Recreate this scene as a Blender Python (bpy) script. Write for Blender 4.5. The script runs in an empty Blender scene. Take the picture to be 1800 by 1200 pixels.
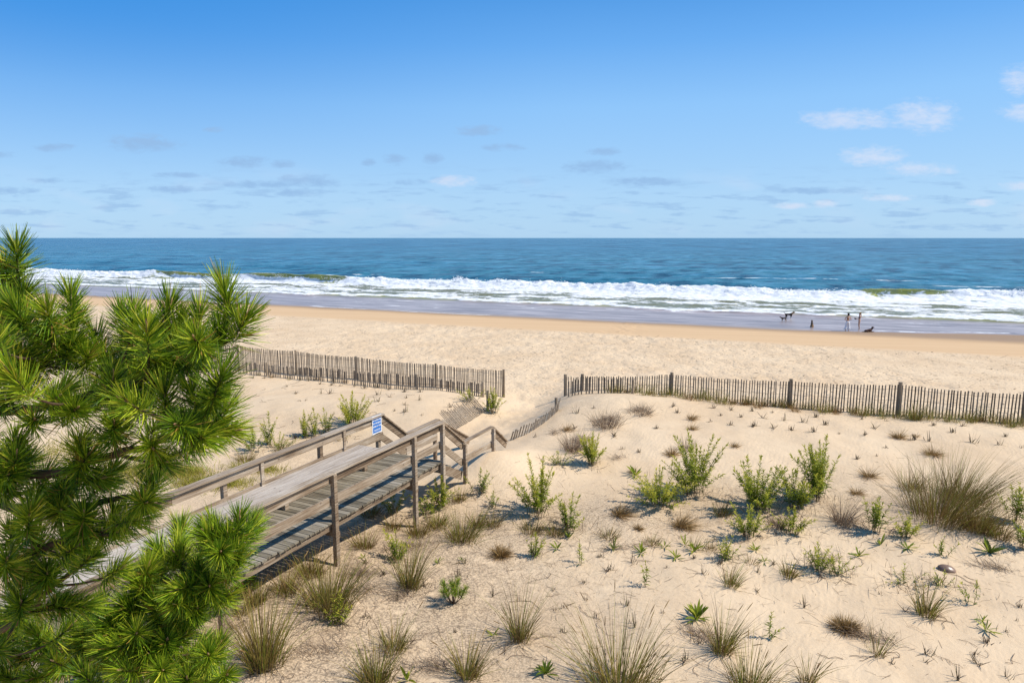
import bpy, bmesh, math, random
import numpy as np
from mathutils import Vector, Matrix

random.seed(7)
RNG = np.random.default_rng(7)
S = bpy.context.scene
COL = S.collection
R_ = math.radians

# ------------------------------------------------------------------ camera maths (photo pixels 1800 x 1200)
F = 1200.0
PITCH = math.atan(182 / F)
CAMZ = 8.7
CP, SP = math.cos(PITCH), math.sin(PITCH)

def ray(u, v):
    x = (u - 900) / F
    y = -(v - 600) / F
    return np.array([x, CP + y * SP, -SP + y * CP])

def at_z(u, v, z):
    r = ray(u, v)
    return r * ((z - CAMZ) / r[2]) + np.array([0, 0, CAMZ])

def at_y(u, v, Y):
    r = ray(u, v)
    return r * (Y / r[1]) + np.array([0, 0, CAMZ])

# ------------------------------------------------------------------ noise
_TAB = np.random.default_rng(3).random((256, 256))

def vnoise(x, y):
    x = np.asarray(x, float); y = np.asarray(y, float)
    xi = np.floor(x).astype(int); yi = np.floor(y).astype(int)
    fx = x - xi; fy = y - yi
    fx = fx * fx * fx * (fx * (fx * 6 - 15) + 10); fy = fy * fy * fy * (fy * (fy * 6 - 15) + 10)
    a = _TAB[xi & 255, yi & 255]; b = _TAB[(xi + 1) & 255, yi & 255]
    c = _TAB[xi & 255, (yi + 1) & 255]; d = _TAB[(xi + 1) & 255, (yi + 1) & 255]
    return (a * (1 - fx) + b * fx) * (1 - fy) + (c * (1 - fx) + d * fx) * fy

def fbm(x, y, o=4, g=0.5):
    t = 0; a = 1; n = 0
    for i in range(o):
        t = t + a * (vnoise(x * 2 ** i + 17.3 * i, y * 2 ** i + 5.1 * i) - 0.5); n += a; a *= g
    return t / n * 2

def sstep(a, b, x):
    t = np.clip((np.asarray(x, float) - a) / (b - a), 0, 1)
    return t * t * (3 - 2 * t)

# ------------------------------------------------------------------ ground
SX, SY, S0 = 0.39, 0.921, 70.0          # shore normal, swash edge

def shore(x, y):
    return SX * x + SY * y - S0

def g2(x, y, cx, cy, r, ry=None):
    ry = ry or r
    return np.exp(-((x - cx) / r) ** 2 - ((y - cy) / ry) ** 2)

def height(x, y, micro=True):
    x = np.asarray(x, float); y = np.asarray(y, float)
    s = shore(x, y)
    pc = -2.2 + (y - 19.05) * 0.288                       # centre line of the foot path
    dx = x - pc
    right = sstep(-1.5, 2.5, dx)
    crest = 1.62 + 0.62 * right + 0.12 * sstep(10, 19, x)
    back = 1.52 + 0.0 * x
    up = sstep(-58, -44.5, s)
    z = back + (crest - back) * up
    beach = np.interp(s, [-60, -40, -36, -15, 0, 15, 22, 60, 400], [1.3, 1.3, 1.2, 0.75, 0.0, -0.03, -0.5, -2.5, -9])
    seaward = sstep(-41.6, -36.0, s)
    z = z * (1 - seaward) + beach * seaward
    dip = np.exp(-(dx / 1.75) ** 2) * sstep(-53, -44, s) * (1 - sstep(-41, -37, s))
    z = z - dip * (z - 1.3) * 0.9
    z = z + 0.42 * g2(x, y, -4.6, 12.8, 2.6, 3.0) + 0.5 * g2(x, y, -0.6, 19.9, 1.3) - 0.12 * g2(x, y, -2.8, 16.4, 1.3)
    z = z - 0.25 * g2(x, y, -7, 22, 3, 3) + 0.34 * g2(x, y, -4.6, 28.4, 4.2, 2.0) - 0.15 * g2(x, y, -5.5, 22.5, 2.5, 2.5) + 0.28 * g2(x, y, 4.0, 26.0, 3.0, 1.5)
    dune = 1 - sstep(-43, -38, s)
    z = z + dune * (0.08 * fbm(x / 3.1, y / 3.1, 3) + 0.035 * fbm(x / 0.9 + 9, y / 0.9, 3))
    if micro:
        z = z + dune * 0.007 * fbm(x / 0.22, y / 0.22, 2)
        rough = sstep(-44, -39, s) * (1 - sstep(-17, -14.5, s + 0.8 * fbm(x / 5, y / 5, 2)))
        trod = np.exp(-(dx / 1.6) ** 2) * sstep(-53, -46, s)
        rough = np.maximum(rough, trod)
        z = z + rough * (0.085 * fbm(x / 0.75, y / 1.1, 3, 0.65) - 0.03 * np.clip(fbm(x / 0.33 + 4, y / 0.5, 2), 0.15, 1))
        z = z + sstep(-17, -15.5, s) * (1 - sstep(-15.0, -13.2, s)) * 0.05
    return z

def gz(x, y):
    return float(height(np.array([x]), np.array([y]))[0])

def ground(u, v):
    r = ray(u, v)
    t = np.concatenate([np.arange(5, 45, 0.02), np.arange(45, 130, 0.1)])
    P = r[None, :] * t[:, None]; P[:, 2] += CAMZ
    below = P[:, 2] < height(P[:, 0], P[:, 1])
    i = int(np.argmax(below)) if below.any() else len(t) - 1
    return P[i]

# ------------------------------------------------------------------ mesh helpers
class MB:
    """collects quads / polygons into ONE mesh"""
    def __init__(self):
        self.V = []; self.n = 0; self.P = []; self.T = []; self.M = []
    def add(self, V, polys, tint=0.5, mat=0):
        V = np.asarray(V, float).reshape(-1, 3)
        polys = np.asarray(polys, int)
        self.V.append(V); self.P.append(polys + self.n); self.M.append(np.full(len(polys), mat, int))
        t = np.asarray(tint, float)
        self.T.append(np.full(len(V), float(t)) if t.ndim == 0 else t)
        self.n += len(V)
    def box(self, c, sx, sy, sz, ax=None, tint=0.5, mat=0):
        c = np.asarray(c, float)
        A = np.eye(3) if ax is None else np.asarray(ax, float)
        q = np.array([[-1, -1, -1], [1, -1, -1], [1, 1, -1], [-1, 1, -1], [-1, -1, 1], [1, -1, 1], [1, 1, 1], [-1, 1, 1]]) * 0.5
        V = c + (q * np.array([sx, sy, sz])) @ A
        self.add(V, [[0, 3, 2, 1], [4, 5, 6, 7], [0, 1, 5, 4], [1, 2, 6, 5], [2, 3, 7, 6], [3, 0, 4, 7]], tint, mat)
    def beam(self, a, b, w, h, up=(0, 0, 1), tint=0.5, mat=0):
        a = np.asarray(a, float); b = np.asarray(b, float)
        d = b - a; L = np.linalg.norm(d); d = d / L
        up = np.asarray(up, float)
        y = np.cross(up, d); y /= np.linalg.norm(y); z = np.cross(d, y)
        self.box((a + b) / 2, L, w, h, np.array([d, y, z]), tint, mat)
    def tube(self, pts, rad, k=6, tint=0.5, mat=0, cap=True):
        pts = np.asarray(pts, float); rad = np.broadcast_to(np.asarray(rad, float), (len(pts),))
        d = np.gradient(pts, axis=0); d /= np.linalg.norm(d, axis=1)[:, None] + 1e-9
        ref = np.array([0.3, 0.2, 1.0]) if abs(d[0][2]) < 0.9 else np.array([1.0, 0.1, 0])
        a = np.cross(d, ref); a /= np.linalg.norm(a, axis=1)[:, None]; b = np.cross(d, a)
        th = np.arange(k) / k * 2 * math.pi
        V = pts[:, None] + rad[:, None, None] * (a[:, None] * np.cos(th)[None, :, None] + b[:, None] * np.sin(th)[None, :, None])
        m = len(pts)
        i = np.arange(m - 1)[:, None] * k; j = np.arange(k)[None, :]; j2 = (j + 1) % k
        Q = np.stack([i + j, i + j2, i + k + j2, i + k + j], -1).reshape(-1, 4)
        base = self.n
        self.add(V, Q, tint, mat)
        if cap:
            self.P.append(np.array([[base + (m - 1) * k + j for j in range(k)]])); self.M.append(np.array([mat]))
            self.P.append(np.array([[base + j for j in range(k)][::-1]])); self.M.append(np.array([mat]))
    def blades(self, base, d, bend, L, W, prof, side=None, tint=0.5, mat=0):
        """N curved ribbons: p(t) = base + d L t + bend L t^2, half width W * prof(t)"""
        base = np.asarray(base, float); N = len(base); d = np.asarray(d, float)
        prof = np.asarray(prof, float); m = len(prof); t = np.linspace(0, 1, m)
        L = np.broadcast_to(np.asarray(L, float), (N,)); W = np.broadcast_to(np.asarray(W, float), (N,))
        P = base[:, None] + d[:, None] * (L[:, None] * t)[:, :, None] + np.asarray(bend, float)[:, None] * (L[:, None] * t ** 2)[:, :, None]
        if side is None:
            side = RNG.normal(size=(N, 3))
        side = side - d * np.sum(side * d, 1)[:, None]
        side /= np.linalg.norm(side, axis=1)[:, None] + 1e-9
        off = side[:, None] * (W[:, None] * prof)[:, :, None] * 0.5
        V = np.stack([P - off, P + off], 2)             # N m 2 3
        b = np.arange(N)[:, None] * (2 * m) + np.arange(m - 1)[None, :] * 2
        Q = np.stack([b, b + 1, b + 3, b + 2], -1).reshape(-1, 4)
        tt = np.repeat(np.broadcast_to(np.asarray(tint, float), (N,)), 2 * m)
        self.add(V.reshape(-1, 3), Q, tt, mat)
    def build(self, name, mats, parent=None, loc=None, smooth=False):
        V = np.concatenate(self.V); me = bpy.data.meshes.new(name)
        nl = np.concatenate([np.full(len(p), p.shape[1]) for p in self.P])
        fl = np.concatenate([p.ravel() for p in self.P])
        me.vertices.add(len(V)); me.vertices.foreach_set('co', V.ravel())
        me.loops.add(len(fl)); me.loops.foreach_set('vertex_index', fl.astype(np.int32))
        me.polygons.add(len(nl))
        me.polygons.foreach_set('loop_start', np.concatenate([[0], np.cumsum(nl)[:-1]]).astype(np.int32))
        me.polygons.foreach_set('loop_total', nl.astype(np.int32))
        me.polygons.foreach_set('material_index', np.concatenate(self.M).astype(np.int32))
        me.update(calc_edges=True); me.validate()
        at = me.attributes.new('tint', 'FLOAT', 'POINT'); at.data.foreach_set('value', np.concatenate(self.T).astype(np.float32))
        for m in (mats if isinstance(mats, (list, tuple)) else [mats]): me.materials.append(m)
        me.polygons.foreach_set('use_smooth', np.full(len(nl), bool(smooth)))
        o = bpy.data.objects.new(name, me); COL.objects.link(o)
        if parent: o.parent = parent
        if loc is not None: o.location = loc
        return o

def tag(o, label=None, cat=None, group=None, kind=None):
    if label: o['label'] = label
    if cat: o['category'] = cat
    if group: o['group'] = group
    if kind: o['kind'] = kind
    return o

def empty(name, loc=(0, 0, 0), rz=0):
    o = bpy.data.objects.new(name, None); COL.objects.link(o)
    o.location = loc; o.rotation_euler = (0, 0, rz); o.empty_display_size = 0.2
    return o

def copy_tree(o, parent=None):
    c = o.copy(); COL.objects.link(c); c.parent = parent
    for ch in list(o.children): copy_tree(ch, c)
    return c

# ------------------------------------------------------------------ materials
class NT:
    def __init__(self, name):
        self.m = bpy.data.materials.new(name); self.m.use_nodes = True
        self.t = self.m.node_tree; self.t.nodes.clear()
        self.out = self.n('ShaderNodeOutputMaterial')
    def n(self, typ, **kw):
        x = self.t.nodes.new(typ)
        for k, v in kw.items():
            if isinstance(k, str) and hasattr(x, k) and k not in x.inputs: setattr(x, k, v)
        return x
    def l(self, a, b): self.t.links.new(a, b)
    def val(self, x, sock):
        if isinstance(x, (int, float)): sock.default_value = x
        elif isinstance(x, (tuple, list)):
            sock.default_value = tuple(x) if len(x) != 3 or sock.type == 'VECTOR' else (*x, 1)
        else: self.l(x, sock)
    def math(self, op, a, b=0.0, c=None, clamp=False):
        x = self.n('ShaderNodeMath'); x.operation = op; x.use_clamp = clamp
        self.val(a, x.inputs[0]); self.val(b, x.inputs[1])
        if c is not None: self.val(c, x.inputs[2])
        return x.outputs[0]
    def mrange(self, v, a, b, c=0.0, d=1.0, smooth=True):
        x = self.n('ShaderNodeMapRange'); x.interpolation_type = 'SMOOTHSTEP' if smooth else 'LINEAR'
        self.val(v, x.inputs[0]); x.inputs[1].default_value = a; x.inputs[2].default_value = b
        x.inputs[3].default_value = c; x.inputs[4].default_value = d
        return x.outputs[0]
    def mix(self, f, a, b, typ='MIX'):
        x = self.n('ShaderNodeMix'); x.data_type = 'RGBA'; x.blend_type = typ
        self.val(f, x.inputs[0]); self.val(a, x.inputs[6]); self.val(b, x.inputs[7])
        return x.outputs[2]
    def coords(self, kind='Object', scale=(1, 1, 1), rot=(0, 0, 0)):
        c = self.n('ShaderNodeTexCoord'); mp = self.n('ShaderNodeMapping')
        mp.inputs['Scale'].default_value = scale; mp.inputs['Rotation'].default_value = rot
        self.l(c.outputs[kind], mp.inputs[0]); return mp.outputs[0]
    def noise(self, vec, scale, detail=4, rough=0.55, dist=0.0, col=False):
        x = self.n('ShaderNodeTexNoise'); self.l(vec, x.inputs['Vector'])
        x.inputs['Scale'].default_value = scale; x.inputs['Detail'].default_value = detail
        x.inputs['Roughness'].default_value = rough; x.inputs['Distortion'].default_value = dist
        return x.outputs[1 if col else 0]
    def ramp(self, v, stops, mode='LINEAR'):
        x = self.n('ShaderNodeValToRGB'); x.color_ramp.interpolation = mode
        e = x.color_ramp.elements
        while len(e) < len(stops): e.new(0.5)
        for el, (p, c) in zip(e, stops): el.position = p; el.color = (*c, 1)
        self.l(v, x.inputs[0]); return x.outputs[0]
    def attr(self, name):
        x = self.n('ShaderNodeAttribute'); x.attribute_name = name; return x.outputs['Fac']
    def bump(self, h, strength, dist, nrm=None):
        x = self.n('ShaderNodeBump'); x.inputs['Strength'].default_value = strength; x.inputs['Distance'].default_value = dist
        self.l(h, x.inputs['Height'])
        if nrm: self.l(nrm, x.inputs['Normal'])
        return x.outputs[0]
    def bsdf(self, col, rough=0.6, spec=0.3, nrm=None, **kw):
        x = self.n('ShaderNodeBsdfPrincipled')
        self.val(col, x.inputs['Base Color']); self.val(rough, x.inputs['Roughness']); self.val(spec, x.inputs['Specular IOR Level'])
        if nrm: self.l(nrm, x.inputs['Normal'])
        for k, v in kw.items(): self.val(v, x.inputs[k])
        return x.outputs[0]
    def done(self, sh):
        self.l(sh, self.out.inputs[0]); return self.m

def leaf_mat(name, stops, trans=0.35, rough=0.5, spec=0.15):
    k = NT(name); c = k.ramp(k.attr('tint'), stops)
    b = k.bsdf(c, rough, spec)
    tr = k.n('ShaderNodeBsdfTranslucent'); k.l(c, tr.inputs[0])
    ms = k.n('ShaderNodeMixShader'); ms.inputs[0].default_value = trans
    k.l(b, ms.inputs[1]); k.l(tr.outputs[0], ms.inputs[2])
    return k.done(ms.outputs[0])

def simple(name, col, rough=0.6, spec=0.3, var=0.12, scale=14):
    k = NT(name); v = k.coords('Object')
    n = k.noise(v, scale, 4)
    c = k.mix(n, tuple(x * (1 - var) for x in col), tuple(min(1, x * (1 + var)) for x in col))
    return k.done(k.bsdf(c, rough, spec, k.bump(n, 0.25, 0.01)))

def wood_mat(name, stops, stretch=(0.6, 14, 14), knots=True):
    k = NT(name)
    v = k.coords('Object', stretch)
    n = k.noise(v, 2.2, 6, 0.62, 0.4)
    big = k.noise(k.coords('Object'), 1.3, 3)
    f = k.math('ADD', k.mrange(n, .3, .7, 0, .62, False), k.math('MULTIPLY', k.attr('tint'), 0.38))
    f = k.math('ADD', f, k.math('MULTIPLY', k.math('SUBTRACT', big, 0.5), 0.45))
    c = k.ramp(f, stops)
    fine = k.noise(k.coords('Object', tuple(s * 3 for s in stretch)), 5, 3, 0.6)
    c = k.mix(k.mrange(fine, 0.56, 0.72, 0, 0.55), c, (0.07, 0.055, 0.045))
    if knots:
        vo = k.n('ShaderNodeTexVoronoi'); vo.inputs['Scale'].default_value = 2.8
        k.l(k.coords('Object', (1, 2.2, 2.2)), vo.inputs['Vector'])
        c = k.mix(k.mrange(vo.outputs['Distance'], 0.05, 0.12, 0.8, 0), c, (0.075, 0.045, 0.03))
    return k.done(k.bsdf(c, 0.75, 0.25, k.bump(k.math('ADD', n, fine), 0.5, 0.006)))

WOOD = wood_mat('weathered_rail_wood', [(0.1, (0.09, 0.056, 0.034)), (0.4, (0.235, 0.165, 0.105)), (0.65, (0.38, 0.295, 0.21)), (0.95, (0.55, 0.475, 0.385))])
SEATW = wood_mat('bleached_bench_wood', [(0.1, (0.20, 0.155, 0.115)), (0.4, (0.40, 0.335, 0.275)), (0.9, (0.60, 0.54, 0.47))])
DECKW = wood_mat('weathered_deck_wood', [(0.1, (0.075, 0.06, 0.04)), (0.4, (0.17, 0.14, 0.095)), (0.65, (0.27, 0.23, 0.165)), (0.95, (0.40, 0.35, 0.28))], (14, 0.6, 14), False)
SLATW = wood_mat('grey_slat_wood', [(0.1, (0.075, 0.055, 0.038)), (0.45, (0.18, 0.14, 0.10)), (0.9, (0.36, 0.295, 0.225))], (10, 10, 1.0), False)
POSTW = wood_mat('grey_post_wood', [(0.1, (0.16, 0.115, 0.075)), (0.45, (0.30, 0.23, 0.155)), (0.9, (0.44, 0.355, 0.26))], (12, 12, 0.7), False)
WIRE = simple('rusty_wire', (0.12, 0.09, 0.07), 0.7, 0.3)
BARK = simple('pine_bark', (0.10, 0.065, 0.042), 0.9, 0.15, 0.5, 30)
NEEDLE = leaf_mat('pine_needle', [(0.0, (0.025, 0.06, 0.008)), (0.35, (0.12, 0.23, 0.012)), (0.62, (0.31, 0.42, 0.018)), (0.93, (0.60, 0.60, 0.055)), (1.0, (0.42, 0.24, 0.06))], 0.2, 0.4, 0.25)
BUD = simple('pine_bud', (0.42, 0.26, 0.14), 0.7, 0.2, 0.3, 60)
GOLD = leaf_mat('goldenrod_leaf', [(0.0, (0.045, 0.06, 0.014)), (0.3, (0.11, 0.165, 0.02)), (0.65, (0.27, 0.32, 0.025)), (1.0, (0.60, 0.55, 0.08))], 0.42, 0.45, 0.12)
STEM = leaf_mat('plant_stem', [(0.0, (0.10, 0.045, 0.03)), (1.0, (0.17, 0.17, 0.05))], 0.0, 0.6, 0.2)
GRASS = leaf_mat('beach_grass_blade', [(0.0, (0.08, 0.055, 0.03)), (0.3, (0.22, 0.145, 0.05)), (0.5, (0.40, 0.29, 0.085)), (0.7, (0.26, 0.25, 0.04)), (1.0, (0.16, 0.22, 0.025))], 0.25, 0.55, 0.1)
REDGRASS = leaf_mat('reddish_grass_blade', [(0.0, (0.085, 0.05, 0.025)), (0.4, (0.27, 0.165, 0.05)), (0.7, (0.24, 0.20, 0.04)), (1.0, (0.24, 0.27, 0.04))], 0.22, 0.55, 0.1)
DRY = leaf_mat('dry_grass_blade', [(0.0, (0.12, 0.065, 0.026)), (0.5, (0.32, 0.195, 0.07)), (1.0, (0.52, 0.35, 0.14))], 0.25, 0.65, 0.15)
MAT_ = leaf_mat('matted_grey_grass', [(0.0, (0.10, 0.065, 0.045)), (0.5, (0.27, 0.185, 0.12)), (1.0, (0.48, 0.37, 0.25))], 0.15, 0.7, 0.15)
STUB = leaf_mat('grass_stub_blade', [(0.0, (0.06, 0.04, 0.03)), (0.6, (0.15, 0.105, 0.07)), (1.0, (0.22, 0.19, 0.08))], 0.1, 0.7, 0.15)
YEL = leaf_mat('yellow_ground_cover', [(0.0, (0.20, 0.17, 0.03)), (0.5, (0.38, 0.34, 0.05)), (1.0, (0.50, 0.45, 0.09))], 0.35, 0.5, 0.2)

def sand_mat():
    k = NT('beach_sand')
    ge = k.n('ShaderNodeNewGeometry'); pos = ge.outputs['Position']
    dt = k.n('ShaderNodeVectorMath'); dt.operation = 'DOT_PRODUCT'; k.l(pos, dt.inputs[0]); dt.inputs[1].default_value = (SX, SY, 0)
    s = k.math('SUBTRACT', dt.outputs['Value'], S0)
    wob = k.math('MULTIPLY', k.math('SUBTRACT', k.noise(pos, 0.16, 3), 0.5), 3.0)
    sw = k.math('ADD', s, wob)
    big = k.mrange(k.noise(pos, 0.33, 5, .6), .3, .7)
    dry = k.mix(big, (0.60, 0.43, 0.265), (0.70, 0.525, 0.34))
    # grain speckle, plus darker noise flecks across the rough beach zone
    sp = k.noise(pos, 38, 3, 0.7)
    dry = k.mix(k.mrange(sp, 0.35, 0.7, 0, 0.3), dry, (0.74, 0.58, 0.39))
    dry = k.mix(k.mrange(sp, 0.42, 0.25, 0, 0.35), dry, (0.40, 0.29, 0.19))
    ani = k.n('ShaderNodeMapping'); k.l(pos, ani.inputs[0]); ani.inputs['Rotation'].default_value = (0, 0, 0.4); ani.inputs['Scale'].default_value = (1, 1.0, 1)
    wrack = k.noise(ani.outputs[0], 4.5, 6, 0.74)
    rough_zone = k.math('MULTIPLY', k.mrange(s, -43, -39), k.mrange(sw, -14.5, -16.5))
    dry = k.mix(k.math('MULTIPLY', rough_zone, k.mrange(wrack, 0.55, 0.64, 0, 0.6)), dry, (0.38, 0.27, 0.175))
    # damp tan band and wet edge
    lo = k.n('ShaderNodeMapping'); k.l(pos, lo.inputs[0]); lo.inputs['Rotation'].default_value = (0, 0, 0.4); lo.inputs['Scale'].default_value = (0.08, 1.2, 1)
    st = k.noise(lo.outputs[0], 0.7, 4)
    damp = k.mix(st, (0.55, 0.36, 0.195), (0.66, 0.45, 0.255))
    wet = (0.33, 0.215, 0.125)
    c = k.mix(k.mrange(sw, -16.2, -14.0), dry, damp)
    c = k.mix(k.mrange(sw, -5.5, 0.6), c, wet)
    # organic litter on the dune
    lit = k.attr('tint')
    l1 = k.noise(pos, 26, 5, 0.72); l2 = k.noise(pos, 3.0, 4, 0.6)
    lm = k.math('MULTIPLY', lit, k.mrange(l2, 0.25, 0.5))
    lf = k.math('MULTIPLY', lm, k.mrange(l1, 0.42, 0.58, 0.15, 0.9))
    c = k.mix(lf, c, k.mix(sp, (0.16, 0.115, 0.075), (0.30, 0.22, 0.15)))
    pebb = k.noise(pos, 17, 2, 0.5)
    c = k.mix(k.math('MULTIPLY', k.mrange(pebb, 0.735, 0.76, 0, 0.7), k.mrange(s, -38, -42)), c, (0.15, 0.10, 0.065))
    vor = k.n('ShaderNodeTexVoronoi'); vor.inputs['Scale'].default_value = 3.6; k.l(pos, vor.inputs['Vector'])
    n1 = k.math('ADD', k.noise(pos, 7.0, 4, 0.6), k.math('MULTIPLY', k.math('MULTIPLY', rough_zone, k.mrange(vor.outputs['Distance'], .05, .38)), .9)); n2 = k.noise(pos, 60, 3, 0.6)
    wv = k.n('ShaderNodeTexWave'); wv.inputs['Scale'].default_value = 2.4; wv.inputs['Distortion'].default_value = 9.0; wv.inputs['Detail'].default_value = 3.0; wv.inputs['Detail Scale'].default_value = 0.7
    rm = k.n('ShaderNodeMapping'); k.l(pos, rm.inputs[0]); rm.inputs['Rotation'].default_value = (0, 0, 0.5); k.l(rm.outputs[0], wv.inputs['Vector'])
    ripz = k.math('MULTIPLY', k.mrange(k.noise(pos, 0.35, 2), .42, .6), k.mrange(s, -42, -46))
    n1 = k.math('ADD', k.math('MULTIPLY', n1, k.mrange(s, -46, -42, .45, 1)), k.math('MULTIPLY', k.math('MULTIPLY', wv.outputs['Fac'], ripz), .06))
    flat = k.mrange(sw, -14.0, -16.2, 0.08, 1)
    b = k.bump(k.math('MULTIPLY', n1, flat), 0.6, 0.075)
    b = k.bump(n2, 0.22, 0.01, b)
    rough = k.mrange(sw, -3, 0.5, 0.9, 0.6)
    return k.done(k.bsdf(c, rough, 0.2, b))
SAND = sand_mat()

# ------------------------------------------------------------------ ground sheet
def axis(segs):
    out = [segs[0][0]]
    for a, b, st in segs:
        n = max(1, int(round((b - a) / st))); out += list(np.linspace(a, b, n + 1)[1:])
    return np.array(out)

def build_ground():
    xs = axis([(-3000, -300, 300), (-300, -100, 20), (-100, -40, 2), (-40, -15, 0.35), (-15, 23, 0.085), (23, 60, 0.4), (60, 120, 4), (120, 300, 20), (300, 3000, 300)])
    ys = axis([(-300, -20, 20), (-20, 2, 1), (2, 9, 0.3), (9, 31, 0.075), (31, 62, 0.14), (62, 92, 0.4), (92, 140, 2), (140, 400, 20), (400, 1500, 100)])
    X, Y = np.meshgrid(xs, ys); Z = height(X, Y)
    lit = 1.0 * g2(X, Y, -3, 11, 4.5, 3.0) + 0.8 * g2(X, Y, -2.4, 14.6, 3.6, 2.2) + 0.6 * g2(X, Y, 1.5, 16.3, 3.5, 1.1) + 0.55 * g2(X, Y, 6, 17.3, 5, 1.2) \
        + 0.3 * g2(X, Y, 9.5, 16.4, 3, 2.0) + 0.45 * g2(X, Y, 2, 25.8, 2.6, 1.4) + 0.8 * g2(X, Y, -7, 20, 4, 4) + 0.12 * g2(X, Y, 1, 10.5, 5, 1.2) + 0.35 * g2(X, Y, -9, 26, 4, 2)
    lit = np.clip(lit, 0, 1)
    nx, ny = len(xs), len(ys)
    i = np.arange(ny - 1)[:, None] * nx + np.arange(nx - 1)[None, :]
    Q = np.stack([i, i + 1, i + nx + 1, i + nx], -1).reshape(-1, 4)
    m = MB(); m.add(np.stack([X, Y, Z], -1).reshape(-1, 3), Q, lit.ravel())
    o = m.build('beach_sand', SAND, smooth=True)
    tag(o, 'pale beach sand with dunes, footprints and a damp tan strip by the water', 'sand', kind='structure')
build_ground()

# ------------------------------------------------------------------ sea
def water_mat():
    k = NT('sea_water')
    ge = k.n('ShaderNodeNewGeometry'); pos = ge.outputs['Position']
    rot = k.n('ShaderNodeMapping'); rot.vector_type = 'POINT'; k.l(pos, rot.inputs[0])
    rot.inputs['Rotation'].default_value = (0, 0, math.atan2(SX, SY))      # x along the shore, y seaward
    P = rot.outputs[0]
    def stretched(sx, sy):
        m = k.n('ShaderNodeMapping'); k.l(P, m.inputs[0]); m.inputs['Scale'].default_value = (sx, sy, 1); return m.outputs[0]
    dt = k.n('ShaderNodeVectorMath'); dt.operation = 'DOT_PRODUCT'; k.l(pos, dt.inputs[0]); dt.inputs[1].default_value = (SX, SY, 0)
    s = k.math('SUBTRACT', dt.outputs['Value'], S0)
    foam_a = k.attr('tint'); green = k.attr('green')
    patches = k.noise(stretched(0.012, 0.03), 1.0, 4)
    cA = k.noise(stretched(0.16, 0.07), 1.0, 6, 0.62); cB = k.noise(stretched(0.030, 0.012), 1.0, 6, 0.62); cC = k.noise(stretched(0.020, 0.034), 1.0, 10, 0.8)
    farf = k.mrange(s, 120, 700)
    nearmix = k.math('MULTIPLY_ADD', k.math('SUBTRACT', cB, cA), farf, cA)
    chop = k.math('ADD', k.math('MULTIPLY', nearmix, 0.62), k.math('MULTIPLY', cC, 0.38))
    deep = k.mix(k.mrange(s, 60, 600), (0.030, 0.16, 0.218), (0.022, 0.125, 0.198))
    deep = k.mix(k.mrange(patches, 0.35, 0.7, 0, 0.5), deep, (0.028, 0.155, 0.26))
    deep = k.mix(k.mrange(chop, 0.41, 0.52, 0.95, 0), deep, (0.004, 0.045, 0.085))
    deep = k.mix(k.mrange(chop, 0.51, 0.60, 0, 0.6), deep, (0.09, 0.27, 0.40))
    deep = k.mix(k.mrange(s, 46, 30), deep, (0.20, 0.20, 0.115))
    deep = k.mix(k.math('MULTIPLY', green, k.mrange(k.noise(stretched(.5, .3), 1.0, 4, .6), .3, .6, .45, 1)), deep, (0.36, 0.37, 0.10))
    film = k.mix(k.mrange(k.noise(stretched(0.12, 0.9), 1.0, 7, 0.7), .32, .68), (0.19, 0.145, 0.135), (0.47, 0.40, 0.38))
    col = k.mix(k.mrange(s, 15.5, 12.5), deep, film)
    col = k.mix(k.mrange(s, 1.3, 0.0), col, (0.35, 0.25, 0.17))
    b1 = k.noise(stretched(0.35, 1.1), 1.0, 5, 0.6)
    b0 = k.noise(stretched(0.05, 0.16), 1.0, 3, 0.5)
    calm = k.mrange(s, 12, 40, 0.06, 1)
    nr = k.bump(k.math('MULTIPLY', b0, calm), 0.9, 1.6)
    nr = k.bump(k.math('MULTIPLY', b1, calm), 0.8, 0.6, nr)
    wat = k.bsdf(col, k.mrange(s, 10, 30, 0.28, 0.25), k.mrange(s, 8, 30, 0.22, 0.2), nr, IOR=1.33)
    # foam
    f1 = k.noise(stretched(0.22, 0.75), 1.0, 7, 0.68, 0.6)
    f2 = k.noise(stretched(1.2, 2.6), 1.0, 5, 0.65)
    fn = k.math('ADD', k.math('MULTIPLY', f1, 0.75), k.math('MULTIPLY', f2, 0.25))
    thr = k.math('SUBTRACT', 0.92, k.math('MULTIPLY', foam_a, 0.84))
    fm = k.mrange(k.math('SUBTRACT', fn, thr), -0.03, 0.075)
    fm = k.math('MULTIPLY', fm, k.mrange(foam_a, 0.01, 0.1))
    fcol = k.mix(k.mrange(f2, .35, .62), (0.58, 0.60, 0.63), (0.84, 0.84, 0.83))
    fo = k.bsdf(fcol, 0.9, 0.1, k.bump(fn, 0.7, 0.35))
    ms = k.n('ShaderNodeMixShader'); k.l(fm, ms.inputs[0]); k.l(wat, ms.inputs[1]); k.l(fo, ms.inputs[2])
    return k.done(ms.outputs[0])

T_AX = np.array([SY, -SX]); N_AX = np.array([SX, SY]); _nn = SX * SX + SY * SY
def st_xy(s, t):
    # s metres seaward of the swash edge, t metres along the shore
    return (s + S0) * SX / _nn + t * SY, (s + S0) * SY / _nn - t * SX

def crest_s(t):
    return 38.0 + 3.2 * fbm(t / 30.0, t * 0 + 3.3, 2) + 0.02 * (t + 46) + 4.0 * sstep(0, 30, t)

def broken(t):
    """1 where the breaker is a white bore, 0 where the lip is still green"""
    g = np.exp(-((t - 13) / 5.5) ** 2) + np.exp(-((t + 118) / 9) ** 2) + np.exp(-((t + 97) / 7) ** 2) + np.exp(-((t + 84) / 5) ** 2)
    return 1 - np.clip(g * 1.25, 0, 1)

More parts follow.
